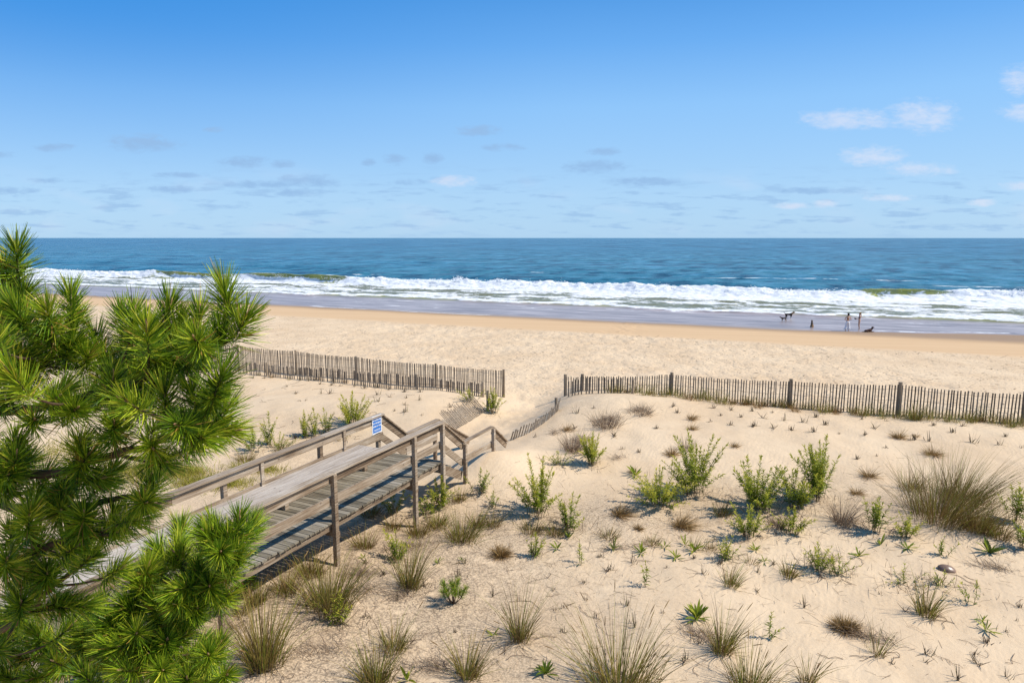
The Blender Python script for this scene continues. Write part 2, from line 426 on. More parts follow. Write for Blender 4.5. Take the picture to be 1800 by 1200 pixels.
def build_sea():
    ts = axis([(-40000, -4000, 4000), (-4000, -400, 300), (-400, -190, 10), (-190, 90, 0.36), (90, 300, 10), (300, 4000, 300), (4000, 40000, 4000)])
    ss = list(axis([(-0.6, 30, 0.3), (30, 48, 0.16), (48, 110, 0.6)]))
    st = 0.8
    while ss[-1] < 32000: ss.append(ss[-1] + st); st *= 1.045
    ss = np.array(ss)
    T, Sg = np.meshgrid(ts, ss)
    edge = np.clip((T + 6) * 0.19, 0, 6) + 1.0 * fbm(T / 9.0, T * 0, 3) + 1.4 * fbm(T / 40.0, T * 0 + 7, 2)
    Sx = Sg + edge * (1 - sstep(0, 18, Sg))
    c = crest_s(T); br = broken(T)
    u = Sg - c
    A = 1.1 + 0.5 * (1 - br) + 0.3 * br * fbm(T / 3.0, T * 0 + 5.1, 3) + 0.3 * fbm(T / 14.0, T * 0 + 1.1, 3) + 0.35 * np.exp(-((T - 24) / 6) ** 2) + 0.2 * np.exp(-((T + 132) / 8) ** 2)
    front = np.where(br > 0.5, 2.0, 1.15)
    front = 1.15 + 1.1 * br
    h = A * np.where(u < 0, np.exp(-(np.abs(u) / front) ** 2.2), np.exp(-(u / 4.5) ** 2))
    shove = -(1.0 - 0.7 * br) * np.clip(h / A, 0, 1) ** 3 * 1.0 * np.exp(-(u / 2.0) ** 2)
    lump = np.exp(-((u + 0.8) / 2.2) ** 2) * br
    h = h + lump * (0.42 * np.abs(fbm(T / 1.7, Sg / 1.5, 4, 0.6)) + 0.25 * fbm(T / 0.6, Sg / 0.6, 2))
    wash = sstep(13, 17, Sg) * (1 - sstep(-1, 1, u))
    h = h + wash * (0.22 * fbm(T / 3.0, Sg / 1.2, 4, 0.6) + 0.05)
    # leading edge of the foam wash
    le = 14.2 + 2.2 * fbm(T / 12.0, T * 0 + 4.4, 4) + 1.0 * fbm(T / 2.5, T * 0 + 2.4, 2)
    h = h + 0.28 * np.exp(-((Sg - le - 0.5) / 0.9) ** 2)
    # swells outside the break
    for sc, a, w, sd in ((66, 0.65, 5, 5.5), (96, 0.55, 7, 9.1), (140, 0.5, 9, 2.2), (190, 0.5, 10, 8.8), (260, 0.5, 14, 1.9)):
        cc = sc + 7 * fbm(T / 60.0, T * 0 + sd, 2)
        h = h + a * (0.6 + 0.8 * fbm(T / 45.0, T * 0 + sd * 3, 2)) * np.exp(-((Sg - cc) / w) ** 2)
    out = sstep(40, 60, Sg) * (1 - sstep(350, 700, Sg))
    h = h + out * (0.13 * fbm(T / 7.0, Sg / 2.6, 3) + 0.09 * fbm(T / 2.4 + 8, Sg / 1.1, 2))
    Z = 0.045 + h
    Z = np.where(Sg < 1.2, 0.045 - 0.06 * np.clip((1.2 - Sg) / 1.8, 0, 1) - 0.0 * Sg, Z)
    zmin = height(*st_xy(Sx, T)) + 0.02
    Z = np.where((Sg > -0.2) & (Sg < 30), np.maximum(Z, zmin), Z)
    X, Y = st_xy(Sx + shove, T)
    # foam amounts
    f = np.zeros_like(T)
    core = sstep(0, 0.8, Sg - le) * (1 - sstep(-2.2, 1.2, u))
    f = np.maximum(f, core * (0.525 + 0.30 * fbm(T / 9.0, Sg / 3.0, 4, .6) + 0.18 * sstep(28, 36, Sg)))
    f = np.maximum(f, np.exp(-((Sg - le - 0.5) / 1.0) ** 2) * 0.9)
    f = np.maximum(f, br * np.exp(-((u + 0.9) / 2.1) ** 4) * 1.0)
    f = np.maximum(f, (1 - br) * np.exp(-((u + 2.6) / 1.0) ** 2) * 0.95)
    f = np.maximum(f, (1 - br) * np.exp(-((u - 0.05) / 0.35) ** 2) * 0.60)
    f = np.maximum(f, (1 - br) * np.exp(-((u + 0.8) / 0.9) ** 2) * 0.42 * (fbm(T / 0.8, T * 0, 2) > -0.1))
    f = np.maximum(f, 0.50 * np.exp(-((u - 3) / 3.0) ** 2) * br)
    for (t0, tw, sc, w, a) in ((-8, 22, 83, 1.3, 0.54), (18, 10, 88, 2.2, 0.52), (34, 18, 78, 2.2, 0.52), (-60, 5, 90, 1.6, 0.5), (-92, 6, 60, 2.5, 0.5), (-80, 25, 50, 2.0, 0.45)):
        f = np.maximum(f, a * np.exp(-((T - t0) / tw) ** 4) * np.exp(-((Sg - sc - 4 * fbm(T / 20.0, T * 0 + sc, 2)) / w) ** 2))
    # thin lace lines in the swash
    for base, w, a in ((0.55, 0.35, 0.62), (5.5, 0.5, 0.50), (9.0, 0.8, 0.50), (11.5, 0.8, 0.5)):
        cc = base + 1.3 * fbm(T / 11.0, T * 0 + base, 3) * min(1, base / 3)
        f = np.maximum(f, a * np.exp(-((Sg - cc) / w) ** 2) * sstep(-0.35, 0.25, fbm(T / 9.0 + 3, T * 0 + base * 2, 2)))
    f = np.maximum(f, 0.40 * sstep(4, 12, Sg) * (1 - sstep(13, 16, Sg)) * sstep(-70, 10, T))
    gr = np.clip((1 - br) * np.exp(-((u + 0.9) / 1.2) ** 2) * 1.1, 0, 1) + 0.55 * np.exp(-((Sg - le + 0.5) / 0.5) ** 2)
    nx, ny = len(ts), len(ss)
    i = np.arange(ny - 1)[:, None] * nx + np.arange(nx - 1)[None, :]
    Q = np.stack([i, i + 1, i + nx + 1, i + nx], -1).reshape(-1, 4)
    m = MB(); m.add(np.stack([X, Y, Z], -1).reshape(-1, 3), Q, np.clip(f, 0, 1).ravel())
    o = m.build('sea_water', water_mat(), smooth=True)
    at = o.data.attributes.new('green', 'FLOAT', 'POINT'); at.data.foreach_set('value', np.clip(gr, 0, 1).astype(np.float32).ravel())
    tag(o, 'blue sea with a breaking white wave and foamy wash', 'sea', kind='structure')
build_sea()

def build_spray():
    m = MB()
    oct_ = np.array([[1, 0, 0], [-1, 0, 0], [0, 1, 0], [0, -1, 0], [0, 0, 1], [0, 0, -1]], float)
    fc = np.array([[0, 2, 4], [2, 1, 4], [1, 3, 4], [3, 0, 4], [2, 0, 5], [1, 2, 5], [3, 1, 5], [0, 3, 5]])
    def blob(s, t, z, r):
        x, y = st_xy(s, t)
        V = oct_ * np.array([r * random.uniform(.8, 1.6), r, r * random.uniform(.7, 1.2)])
        m.add(V + np.array([x, y, z]), fc)
    n = 0
    while n < 8000:
        t = random.uniform(-185, 75)
        if random.random() > float(broken(np.array([t]))[0]) + 0.08: continue
        c = float(crest_s(np.array([t]))[0])
        amp = 0.25 + 0.6 * max(0, float(fbm(np.array([t / 2.2]), np.array([6.6]), 3)[0]))
        blob(c + random.gauss(-0.5, 0.7), t, 1.0 + abs(random.gauss(0, amp * .6)), random.uniform(0.02, 0.075)); n += 1
    for (px, hh, w, cnt) in ((812, 1.25, 0.75, 420), (880, 0.9, 1.6, 520), (768, 0.6, 1.2, 200), (516, 0.9, 1.2, 260), (160, 0.8, 1.8, 260), (90, 0.8, 2.5, 260), (1790, 0.9, 2.0, 400), (1755, 0.7, 2.0, 260), (700, .5, 1.2, 160), (600, .5, 1.5, 160)):
        a = (px - 900) / F / 0.972
        Y = (S0 + 38) / (SX * a + SY); X = a * Y
        t = (X * SY - Y * SX) / _nn; c = float(crest_s(np.array([t]))[0])
        for _ in range(cnt):
            q = random.random() ** 1.4
            blob(c + random.gauss(-0.6, 0.5), t + random.gauss(0, w * (1 - 0.65 * q)), 1.0 + q * hh * random.uniform(.5, 1), random.uniform(0.025, 0.10) * (1.15 - 0.6 * q))
    k = NT('spray_white')
    o = m.build('sea_spray', k.done(k.bsdf((0.88, 0.89, 0.90), 0.9, 0.1)))
    tag(o, 'white spray thrown up along the breaking wave crest', 'spray', kind='stuff')
build_spray()

# ------------------------------------------------------------------ boardwalk
DK = 2.8
C0 = np.array([-1.918, 17.582]); DIR = np.array([0.434, 0.901]); DIR = DIR / np.linalg.norm(DIR)
PER = np.array([-DIR[1], DIR[0]])
BW_RZ = math.atan2(DIR[1], DIR[0])
def bw(x, y, z=0.0):
    p = C0 + DIR * x + PER * y; return np.array([p[0], p[1], DK + z])
def bw_ground(x, y):
    p = bw(x, y); return gz(p[0], p[1]) - DK
WID = 1.95
XB = -14.0

def build_boardwalk():
    r = empty('boardwalk', bw(0, 0, 0), BW_RZ)
    tag(r, 'weathered grey wooden boardwalk with railings and steps down to the sand path', 'boardwalk')
    # deck planks (run across)
    m = MB(); x = 0.04
    while x > XB:
        m.box((x - 0.07, WID / 2 + random.uniform(-.012, .012), -0.02 + random.uniform(-.003, .003)), 0.126, WID + 0.10 + random.uniform(-.02, .02), 0.04, None, random.random())
        x -= 0.142
    m.build('deck', DECKW, r)
    for y in (0.035, WID / 2, WID - 0.035):
        m = MB(); m.beam((XB, y, -0.125), (0.0, y, -0.125), 0.045, 0.165, tint=random.random() * .5); m.build('joist', WOOD, r)
    for x in (-1.33, -4.32, -7.3, -10.3, -13.2):
        m = MB(); m.beam((x + 0.09, -0.1, -0.33), (x + 0.09, WID + 0.1, -0.33), 0.045, 0.14, tint=0.2); m.build('crossbeam', WOOD, r)
    # near posts outside the rim, reach the sand
    near = [0.0, -1.33, -4.32, -7.3, -10.3, -13.2]
    far = [0.0, -2.35, -5.3, -8.25, -11.2, -13.6]
    for x in near:
        m = MB(); b = bw_ground(x, -0.07) - 0.35
        m.box((x, -0.078, (1.03 + b) / 2), 0.1, 0.1, 1.03 - b, None, random.random()); m.build('post', WOOD, r)
    for x in far:
        m = MB(); b = bw_ground(x, WID + 0.07) - 0.35
        m.box((x, WID + 0.078, (1.03 + b) / 2), 0.1, 0.1, 1.03 - b, None, random.random()); m.build('post', WOOD, r)
    def run(y, xs, side, part_xs):
        # cap, board under it and the lower board, one mesh per plank
        for a, b in part_xs:
            m = MB(); m.beam((a + 0.004, y, 1.05), (b - 0.004, y, 1.05), 0.19, 0.04, tint=random.random()); m.build('handrail_cap', WOOD, r)
            yi = y + side * 0.006
            m = MB(); m.beam((a + 0.004, yi, 0.925), (b - 0.004, yi, 0.925), 0.04, 0.19, tint=random.random()); m.build('rail_board', WOOD, r)
            m = MB(); m.beam((a + 0.004, yi, 0.44), (b - 0.004, yi, 0.44), 0.04, 0.19, tint=random.random() * .6 + .4); m.build('rail_board', WOOD, r)
    run(-0.002, near, 1, [(-4.32, 0.11), (-8.6, -4.32), (XB, -8.6)])
    run(WID + 0.002, far, -1, [(-2.35, 0.11), (-6.6, -2.35), (XB, -6.6)])
    # steps
    nst = 4; run_x = 1.16; drop = 0.72
    for y in (0.03, WID - 0.03):
        m = MB()
        m.beam((-0.02, y, -0.20), (run_x, y, -drop - 0.06), 0.045, 0.24, tint=0.3); m.build('stringer', WOOD, r)
    for i in range(nst):
        z = -drop / nst * (i + 1) + 0.02; xx = 0.06 + i * 0.28
        for q in (0, 1):
            m = MB(); m.box((xx + 0.075 + q * 0.143, WID / 2, z), 0.134, WID - 0.11, 0.04, None, random.random()); m.build('tread', DECKW, r)
    # lower posts and sloped rails
    XD, XE = 1.2, 2.95
    for y, sgn in ((0.0, -1), (WID, 1)):
        yo = y + sgn * 0.078
        for x in (XD, XE):
            b = bw_ground(x, yo) - 0.3; top = 0.15
            m = MB(); m.box((x, yo, (top + b) / 2), 0.095, 0.095, top - b, None, random.random()); m.build('post', WOOD, r)
        up = (0, 0, 1)
        m = MB(); m.beam((0.06, y, 1.045), (XD + 0.03, y, 0.185), 0.14, 0.038, up, tint=random.random()); m.build('stair_rail_cap', WOOD, r)
        m = MB(); m.beam((0.055, y - sgn * 0.0, 0.91), (XD, y, 0.06), 0.038, 0.18, up, tint=random.random() * .4); m.build('stair_rail_board', WOOD, r)
        m = MB(); m.beam((0.055, y, 0.40), (XD, y, -0.42), 0.038, 0.18, up, tint=random.random()); m.build('stair_rail_board', WOOD, r)
        m = MB(); m.beam((XD + 0.035, y, 0.178), (XE + 0.07, y, 0.178), 0.14, 0.04, up, tint=random.random()); m.build('handrail_cap', WOOD, r)
        m = MB(); m.beam((XD + 0.035, y, -0.36), (XE, y, -0.36), 0.04, 0.2, up, tint=0.9); m.build('rail_board', WOOD, r)
        Lx, dz = (1.05, 0.72) if sgn < 0 else (2.1, 1.15)
        m = MB(); m.beam((XE + 0.06, y, 0.17), (XE + Lx, y, 0.17 - dz), 0.14, 0.036, up, tint=0.4); m.build('stair_rail_cap', WOOD, r)
        m = MB(); m.beam((XE + 0.05, y, 0.04), (XE + Lx - 0.03, y, 0.04 - dz), 0.038, 0.16, up, tint=0.1); m.build('stair_rail_board', WOOD, r)
build_boardwalk()

def build_bench():
    x1 = -1.0; x0 = -12.0
    r = empty('bench', bw(-6, WID - 0.35, 0), BW_RZ)
    tag(r, 'long pale weathered plank bench along the far railing of the boardwalk', 'bench')
    ox, oy = 6, -(WID - 0.35)
    for (a, b) in ((-6.3, x1), (x0, -6.3)):
        for yy, w in ((WID - 0.155, 0.235), (WID - 0.40, 0.24), (WID - 0.645, 0.24)):
            m = MB(); m.beam((a + ox + .004, yy + oy, 0.455), (b + ox - .004, yy + oy, 0.455), w, 0.04, tint=random.random() * .5 + .3); m.build('seat_plank', SEATW, r)
    m = MB(); m.beam((x0 + ox, WID - 0.70 + oy, 0.385), (x1 + ox - .05, WID - 0.70 + oy, 0.385), 0.038, 0.095, tint=0.25); m.build('apron', WOOD, r)
    for x in (-1.5, -4.28, -7.0, -9.6, -11.6):
        m = MB(); m.box((x + ox, WID - 0.60 + oy, 0.217), 0.11, 0.11, 0.434, None, random.random()); m.build('leg', WOOD, r)
        m = MB(); m.box((x + ox, WID - 0.16 + oy, 0.217), 0.05, 0.09, 0.434, None, random.random()); m.build('leg', WOOD, r)
        m = MB(); m.box((x + ox - 0.08, WID - 0.055 + oy, 0.70), 0.085, 0.038, 0.62, None, 0.8); m.build('backrest_support', WOOD, r)
build_bench()

def text_obj(body, size, mat, parent, loc, name):
    cu = bpy.data.curves.new(name, 'FONT'); cu.body = body; cu.size = size; cu.align_x = 'CENTER'; cu.align_y = 'CENTER'; cu.extrude = 0.0012
    cu.offset = 0.0015
    o = bpy.data.objects.new(name, cu); COL.objects.link(o)
    dg = bpy.context.evaluated_depsgraph_get(); me = bpy.data.meshes.new_from_object(o.evaluated_get(dg))
    bpy.data.objects.remove(o)
    me.materials.clear(); me.materials.append(mat)
    q = bpy.data.objects.new(name, me); COL.objects.link(q); q.parent = parent
    q.location = loc; q.rotation_euler = (math.pi / 2, 0, 0)
    return q

def build_sign():
    p = bw(-0.20, WID - 0.045, 0.83)
    r = empty('beach_sign', p, BW_RZ)
    tag(r, 'small blue and white notice fixed to the end of the far railing', 'sign')
    W = simple('sign_white', (0.80, 0.81, 0.82), 0.4, 0.4, 0.03); B = simple('sign_blue', (0.03, 0.17, 0.52), 0.4, 0.4, 0.06)
    m = MB(); m.box((0, 0, 0), 0.42, 0.014, 0.50); m.build('panel', W, r)
    m = MB(); m.box((0, -0.0085, 0.0), 0.36, 0.003, 0.43); m.build('blue_field', B, r)
    for i, t in enumerate(('NO LIFEGUARD', 'ON THE BEACH', 'SWIM AT RISK')):
        text_obj(t, 0.058, W, r, (0, -0.0118, 0.135 - i * 0.09), 'lettering')
    for z in (-0.135, -0.165):
        m = MB(); m.box((0, -0.0112, z), 0.27, 0.0024, 0.010); m.build('lettering_line', W, r)
build_sign()

# ------------------------------------------------------------------ slat fences
def slat_fence(label, posts, pitch, post_h, slat_top, group=None, slat_bottom=-0.12, sag=0.05, w=0.05, lean=(0, 0), post_w=0.11, rails=True, jitter=0.02, skip=0.0, tintr=(0, 1)):
    """posts: [(x, y, ztop or None)]"""
    r = empty('slat_fence', (posts[0][0], posts[0][1], gz(posts[0][0], posts[0][1])))
    tag(r, label, 'fence', group)
    O = np.array(r.location)
    tops = []
    for (x, y, zt, has) in posts:
        g = gz(x, y); zt = zt if zt is not None else g + post_h
        tops.append(zt)
        if has:
            m = MB(); pts = [(x - O[0], y - O[1], g - 0.3 - O[2]), (x - O[0] + random.uniform(-.02, .02), y - O[1], zt - O[2])]
            m.tube(pts, post_w / 2, 8, random.random()); m.build('post', POSTW, r, smooth=False)
    for i in range(len(posts) - 1):
        a = np.array(posts[i][:2]); b = np.array(posts[i + 1][:2]); L = np.linalg.norm(b - a)
        d = (b - a) / L; nrm = np.array([d[1], -d[0]])
        n = max(4, int(L / pitch)); m = MB(); W_ = [[], [], []]
        for j in range(n):
            f = (j + 0.7 + random.uniform(-.12, .12)) / (n + 0.4)
            if random.random() < skip: continue
            p = a + (b - a) * f + nrm * 0.07 * (1 if True else 0)
            g = gz(p[0], p[1])
            top = tops[i] * (1 - f) + tops[i + 1] * f - (post_h - slat_top) - sag * math.sin(math.pi * f) + random.uniform(-jitter, jitter)
            top = max(top, g + 0.12)
            bot = g + slat_bottom
            ln = lean[0] + random.gauss(0, 0.012); lo = lean[1] + random.gauss(0, 0.01)
            h = top - bot
            A = np.array([p[0] - O[0], p[1] - O[1], bot - O[2]]); Bv = A + np.array([d[0] * ln * h + nrm[0] * lo * h, d[1] * ln * h + nrm[1] * lo * h, h])
            m.beam(A, Bv, w * random.uniform(.8, 1.15), 0.012, up=(nrm[0], nrm[1], 0.0), tint=random.uniform(*tintr))
            for q, fr in enumerate((0.2, 0.55, 0.88)):
                W_[q].append(A + (Bv - A) * fr + np.array([nrm[0], nrm[1], 0]) * 0.009)
        m.build('slat_panel', SLATW, r)
        m = MB()
        for q in range(3):
            if len(W_[q]) > 2: m.tube(W_[q], 0.004, 4, 0.3, cap=False)
        m.build('wire', WIRE, r)
    return r

def fence_pt(u, s=-42.0):
    a = (u - 900) / F / 0.968
    Y = (S0 + s) / (SX * a + SY); return a * Y, Y

def build_fences():
    # left of the path: tall fence
    L = []
    for u, zt in ((40, 2.95), (140, 2.95), (240, 2.95), (340, 2.95), (427, 2.95), (526, 2.90), (631, 2.84), (768, 2.80), (886, 2.78)):
        x, y = fence_pt(u); L.append((x, y, zt, True))
    slat_fence('tall grey slat fence left of the path, running behind the pine', L, 0.084, 1.26, 1.22, w=.036)
    # older short fence in front of it
    L2 = []
    for u in (360, 475, 590, 735, 850):
        x, y = fence_pt(u, -42.9); L2.append((x, y, None, True))
    slat_fence('older half buried grey fence in front of the tall left fence', L2, 0.11, 0.72, 0.66, jitter=0.06, skip=0.12, tintr=(.3, 1))
    # right of the path
    Rr = []
    for u, zt in ((993, 2.78), (1022, 2.86), (1177, 3.22), (1384, 3.32), (1575, 3.50), (1795, 3.48), (2010, 3.5)):
        x, y = fence_pt(u); Rr.append((x, y, zt, True))
    slat_fence('long grey slat fence right of the path along the dune crest', Rr, 0.102, 1.24, 1.16, post_w=0.14, w=.040)
    L3 = []
    for u, sz in ((996, -42.7), (1026, -42.7)):
        x, y = fence_pt(u, sz); L3.append((x, y, None, False))
    x, y = fence_pt(1110, -42.6); L3.append((x, y, None, True))
    slat_fence('short dark slats of an old fence at the start of the right fence', L3, 0.13, 0.6, 0.72, jitter=0.05, skip=0.15, tintr=(0, .4))
    # collapsed fence on the left flank of the path
    pts = [ground(u, v) for u, v in ((800, 757), (826, 742), (842, 732), (857, 722))]
    pl = [(p[0], p[1], gz(p[0], p[1]) + 0.72, False) for p in pts]
    pl[-1] = (pl[-1][0], pl[-1][1], pl[-1][2] + .15, True)
    slat_fence('collapsed wired slat fence lying on the left flank of the path', pl, 0.10, 0.75, 0.72, lean=(-0.35, -0.75), jitter=0.08, w=.032)
    pts = [ground(u, v) for u, v in ((890, 776), (925, 762), (955, 742), (978, 722))]
    pl = [(p[0], p[1], gz(p[0], p[1]) + 0.42, False) for p in pts]
    pl[-1] = (pl[-1][0], pl[-1][1], pl[-1][2] + .1, True)
    slat_fence('low leaning slats of a buried fence beside the path, right of the last railing', pl, 0.12, 0.44, 0.42, lean=(0.28, 0.1), jitter=0.06)
build_fences()

# ------------------------------------------------------------------ plants
def unit(v): return v / (np.linalg.norm(v, axis=-1, keepdims=True) + 1e-9)

def goldenrod(h, spread, nst, lush=1.0, tint=0.55, low=0.12, rng=None):
    nst = int(nst * 1.25)
    """returns (foliage MB, stem MB)"""
    rng = rng or RNG
    fo = MB(); st = MB()
    for i in range(nst):
        az = rng.uniform(0, 2 * math.pi); rr = math.sqrt(rng.random())
        hh = h * (1 - 0.5 * rr * rng.random()) * rng.uniform(.6, 1.0)
        if i == 0: rr *= .2; hh = h
        out = np.array([math.cos(az), math.sin(az), 0]) * rr * spread * 1.25
        b = out * 0.5 * rng.uniform(.4, 1)
        t = np.linspace(0, 1, 6)
        wob = rng.normal(0, 0.02, 2)
        pts = b[None] + (out - b)[None] * (t[:, None] ** 1.5) + np.array([0, 0, 1.0])[None] * (hh * t)[:, None]
        pts += (out / (spread + 1e-6))[None] * (h * .10 * t[:, None] ** 3); pts[:, 0] += wob[0] * np.sin(t * 3.1); pts[:, 1] += wob[1] * np.sin(t * 3.1)
        pts[0, 2] -= 0.06
        st.tube(pts, np.linspace(0.007, 0.003, 6), 4, rng.random(), cap=False)
        n = int(max(12, hh / 0.0125 * lush))
        tl = np.sort(low + (1 - low) * rng.random(n) ** .8); tl[-5:] = rng.uniform(.96, 1.0, 5)
        P = np.stack([np.interp(tl, t, pts[:, k]) for k in range(3)], 1)
        ax = unit(np.stack([np.gradient(np.interp(tl, t, pts[:, k])) if n > 2 else np.zeros(n) for k in range(3)], 1) + np.array([0, 0, 1e-3]))
        ax = unit(unit(pts[-1] - pts[0])[None] + 0 * ax)
        ang = np.arange(n) * 2.4 + rng.uniform(0, 6)
        rad = np.stack([np.cos(ang), np.sin(ang), np.zeros(n)], 1)
        el = np.where(tl > .93, rng.uniform(55, 85, n), rng.uniform(15, 45, n) + 25 * tl) * math.pi / 180
        d = unit(rad * np.cos(el)[:, None] + ax * np.sin(el)[:, None])
        Lf = (0.165 - 0.055 * tl) * rng.uniform(.7, 1.2, n) * min(1.12, 0.58 + h * .48)
        bend = np.array([0, 0, -1.0])[None] * rng.uniform(0.1, 0.75, n)[:, None]
        side = np.cross(d, np.array([0, 0, 1.0])[None] + rng.normal(0, .35, (n, 3)))
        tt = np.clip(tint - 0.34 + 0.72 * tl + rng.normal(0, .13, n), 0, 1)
        fo.blades(P, d, bend, Lf, Lf * 0.165, [.25, .95, .85, .08], side, tt)
    return fo, st

def grass(h, spread, n, lean=0.5, wind=(0, 0), width=0.0075, droop=0.4, heads=0, rng=None, base=0.18, lo=0.35, tmean=0.5, tsd=0.25):
    rng = rng or RNG
    m = MB()
    az = rng.uniform(0, 2 * math.pi, n); rr = np.sqrt(rng.random(n))
    o = np.stack([np.cos(az), np.sin(az), np.zeros(n)], 1)
    B = (o + rng.normal(0, .25, (n, 3)) * [1, 1, 0]) * (rr * spread * base)[:, None] ; B[:, 2] = -0.03
    tilt = np.abs(rng.normal(0, 1, n)) * lean * .42 + rr * lean * .25
    d = unit(o * np.sin(tilt)[:, None] + np.array([0, 0, 1.0])[None] * np.cos(tilt)[:, None] + np.array([wind[0], wind[1], 0])[None] * rng.uniform(.2, .6, n)[:, None])
    L = h * rng.uniform(lo, 1.05, n)
    bend = o * (rng.uniform(.0, droop, n) * rr)[:, None] + np.array([wind[0], wind[1], 0])[None] * rng.uniform(.1, .6, n)[:, None] + np.array([0, 0, -1.0])[None] * (rng.uniform(0, droop, n))[:, None] * 0.5
    m.blades(B, d, bend, L, width * rng.uniform(.7, 1.3, n), [.9, 1, .85, .6, .12], None, np.clip(rng.normal(tmean, tsd, n), 0, 1))
    if h > .35 and n > 50:
        k = n // 2
        az = rng.uniform(0, 2 * math.pi, k); el = rng.uniform(.25, 1.2, k)
        dd = np.stack([np.cos(az) * np.cos(el), np.sin(az) * np.cos(el), np.sin(el)], 1)
        Bk = B[rng.integers(0, n, k)] + rng.normal(0, .02, (k, 3)) * [1, 1, 0]
        m.blades(Bk, dd, rng.normal(0, .2, (k, 3)) + np.array([wind[0], wind[1], -.25]), h * rng.uniform(.15, .42, k), width, [1, 1, .8, .6, .15], None, rng.uniform(0, .35, k))
    hd = None
    if heads:
        hd = MB()
        idx = rng.choice(n, min(n, heads), replace=False)
        for i in idx:
            tip = B[i] + d[i] * L[i] + bend[i] * L[i]
            dd = unit(d[i] + 2 * bend[i])
            hd.tube([tip - dd * 0.02, tip + dd * 0.05, tip + dd * 0.11, tip + dd * 0.17], [.003, .008, .007, .002], 5, rng.uniform(.2, .8))
    return m, hd

def tuft(r, n, flat=0.5, wind=(0, 0), rng=None):
    rng = rng or RNG
    m = MB()
    az = rng.uniform(0, 2 * math.pi, n); el = np.arcsin(rng.uniform(flat * 0.3, 1.0, n))
    o = np.stack([np.cos(az) * np.cos(el), np.sin(az) * np.cos(el), np.sin(el)], 1)
    B = o * np.array([1, 1, 0])[None] * 0.12 * r; B[:, 2] = -0.02
    L = r * rng.uniform(.55, 1.15, n)
    bend = np.array([wind[0], wind[1], -0.25])[None] * rng.uniform(.2, 1.1, n)[:, None] + rng.normal(0, .12, (n, 3))
    m.blades(B, unit(o), bend, L, 0.0065 * rng.uniform(.7, 1.4, n), [1, 1, .8, .15], None, rng.random(n))
    return m

def mat_patch(rx, ry, n, rot=0.4, rng=None):
    """matted dry grass lying on the sand"""
    rng = rng or RNG
    m = MB()
    a = rng.normal(0, .45, n) * rx; b = rng.normal(0, .45, n) * ry
    x = a * math.cos(rot) - b * math.sin(rot); y = a * math.sin(rot) + b * math.cos(rot)
    az = rng.normal(rot + 2.6, 1.1, n); el = rng.uniform(-.05, 1.0, n)
    d = np.stack([np.cos(az) * np.cos(el), np.sin(az) * np.cos(el), np.sin(el)], 1)
    L = rng.uniform(.12, .45, n)
    B = np.stack([x, y, rng.uniform(0, .06, n)], 1)
    bend = np.array([0, 0, -.35])[None] * rng.uniform(.2, 1, n)[:, None] + rng.normal(0, .2, (n, 3))
    m.blades(B, d, bend, L, 0.006, [1, 1, .8, .2], None, rng.random(n))
    return m

def rosette(h, n, rng=None, tint=0.6):
    rng = rng or RNG
    m = MB()
    az = np.arange(n) * 2.4 + rng.uniform(0, 6); el = rng.uniform(.35, 1.25, n)
    d = np.stack([np.cos(az) * np.cos(el), np.sin(az) * np.cos(el), np.sin(el)], 1)
    B = np.stack([np.cos(az) * .01, np.sin(az) * .01, rng.uniform(-.02, .05, n)], 1)
    L = h * rng.uniform(.65, 1.15, n)
    bend = np.array([0, 0, -.45])[None] * rng.uniform(.1, 1.0, n)[:, None]
    side = np.cross(d, np.array([0, 0, 1.0])[None] + rng.normal(0, .2, (n, 3)))
    m.blades(B, d, bend, L, L * .135, [.35, .8, 1, .75, .08], side, np.clip(rng.normal(tint, .17, n), 0, 1))
    return m

def stub(h, n, rng=None):
    rng = rng or RNG
    m = MB()
    az = rng.uniform(0, 2 * math.pi, n); el = rng.uniform(.8, 1.5, n)
    d = np.stack([np.cos(az) * np.cos(el), np.sin(az) * np.cos(el), np.sin(el)], 1)
    B = np.stack([rng.normal(0, .022, n), rng.normal(0, .022, n), np.full(n, -.03)], 1)
    m.blades(B, d, rng.normal(0, .12, (n, 3)), h * rng.uniform(.5, 1.1, n), 0.013, [1, 1, .8, .25], None, rng.random(n))
    # a few blades lying down
    k = max(2, n // 4); az = rng.uniform(0, 6.28, k)
    d = np.stack([np.cos(az), np.sin(az), np.full(k, .25)], 1)
    m.blades(np.zeros((k, 3)), unit(d), np.tile([0, 0, -.25], (k, 1)), h * 1.1, 0.008, [1, .9, .7, .2], None, rng.random(k))
    return m

def place(u, v):
    p = ground(u, v); return p, p[1]

def hpx(u, vt, p):
    return max(0.05, at_y(u, vt, p[1])[2] - p[2])

def seeded(*a): return np.random.default_rng(abs(hash(tuple(int(x) for x in a))) % (2 ** 31))

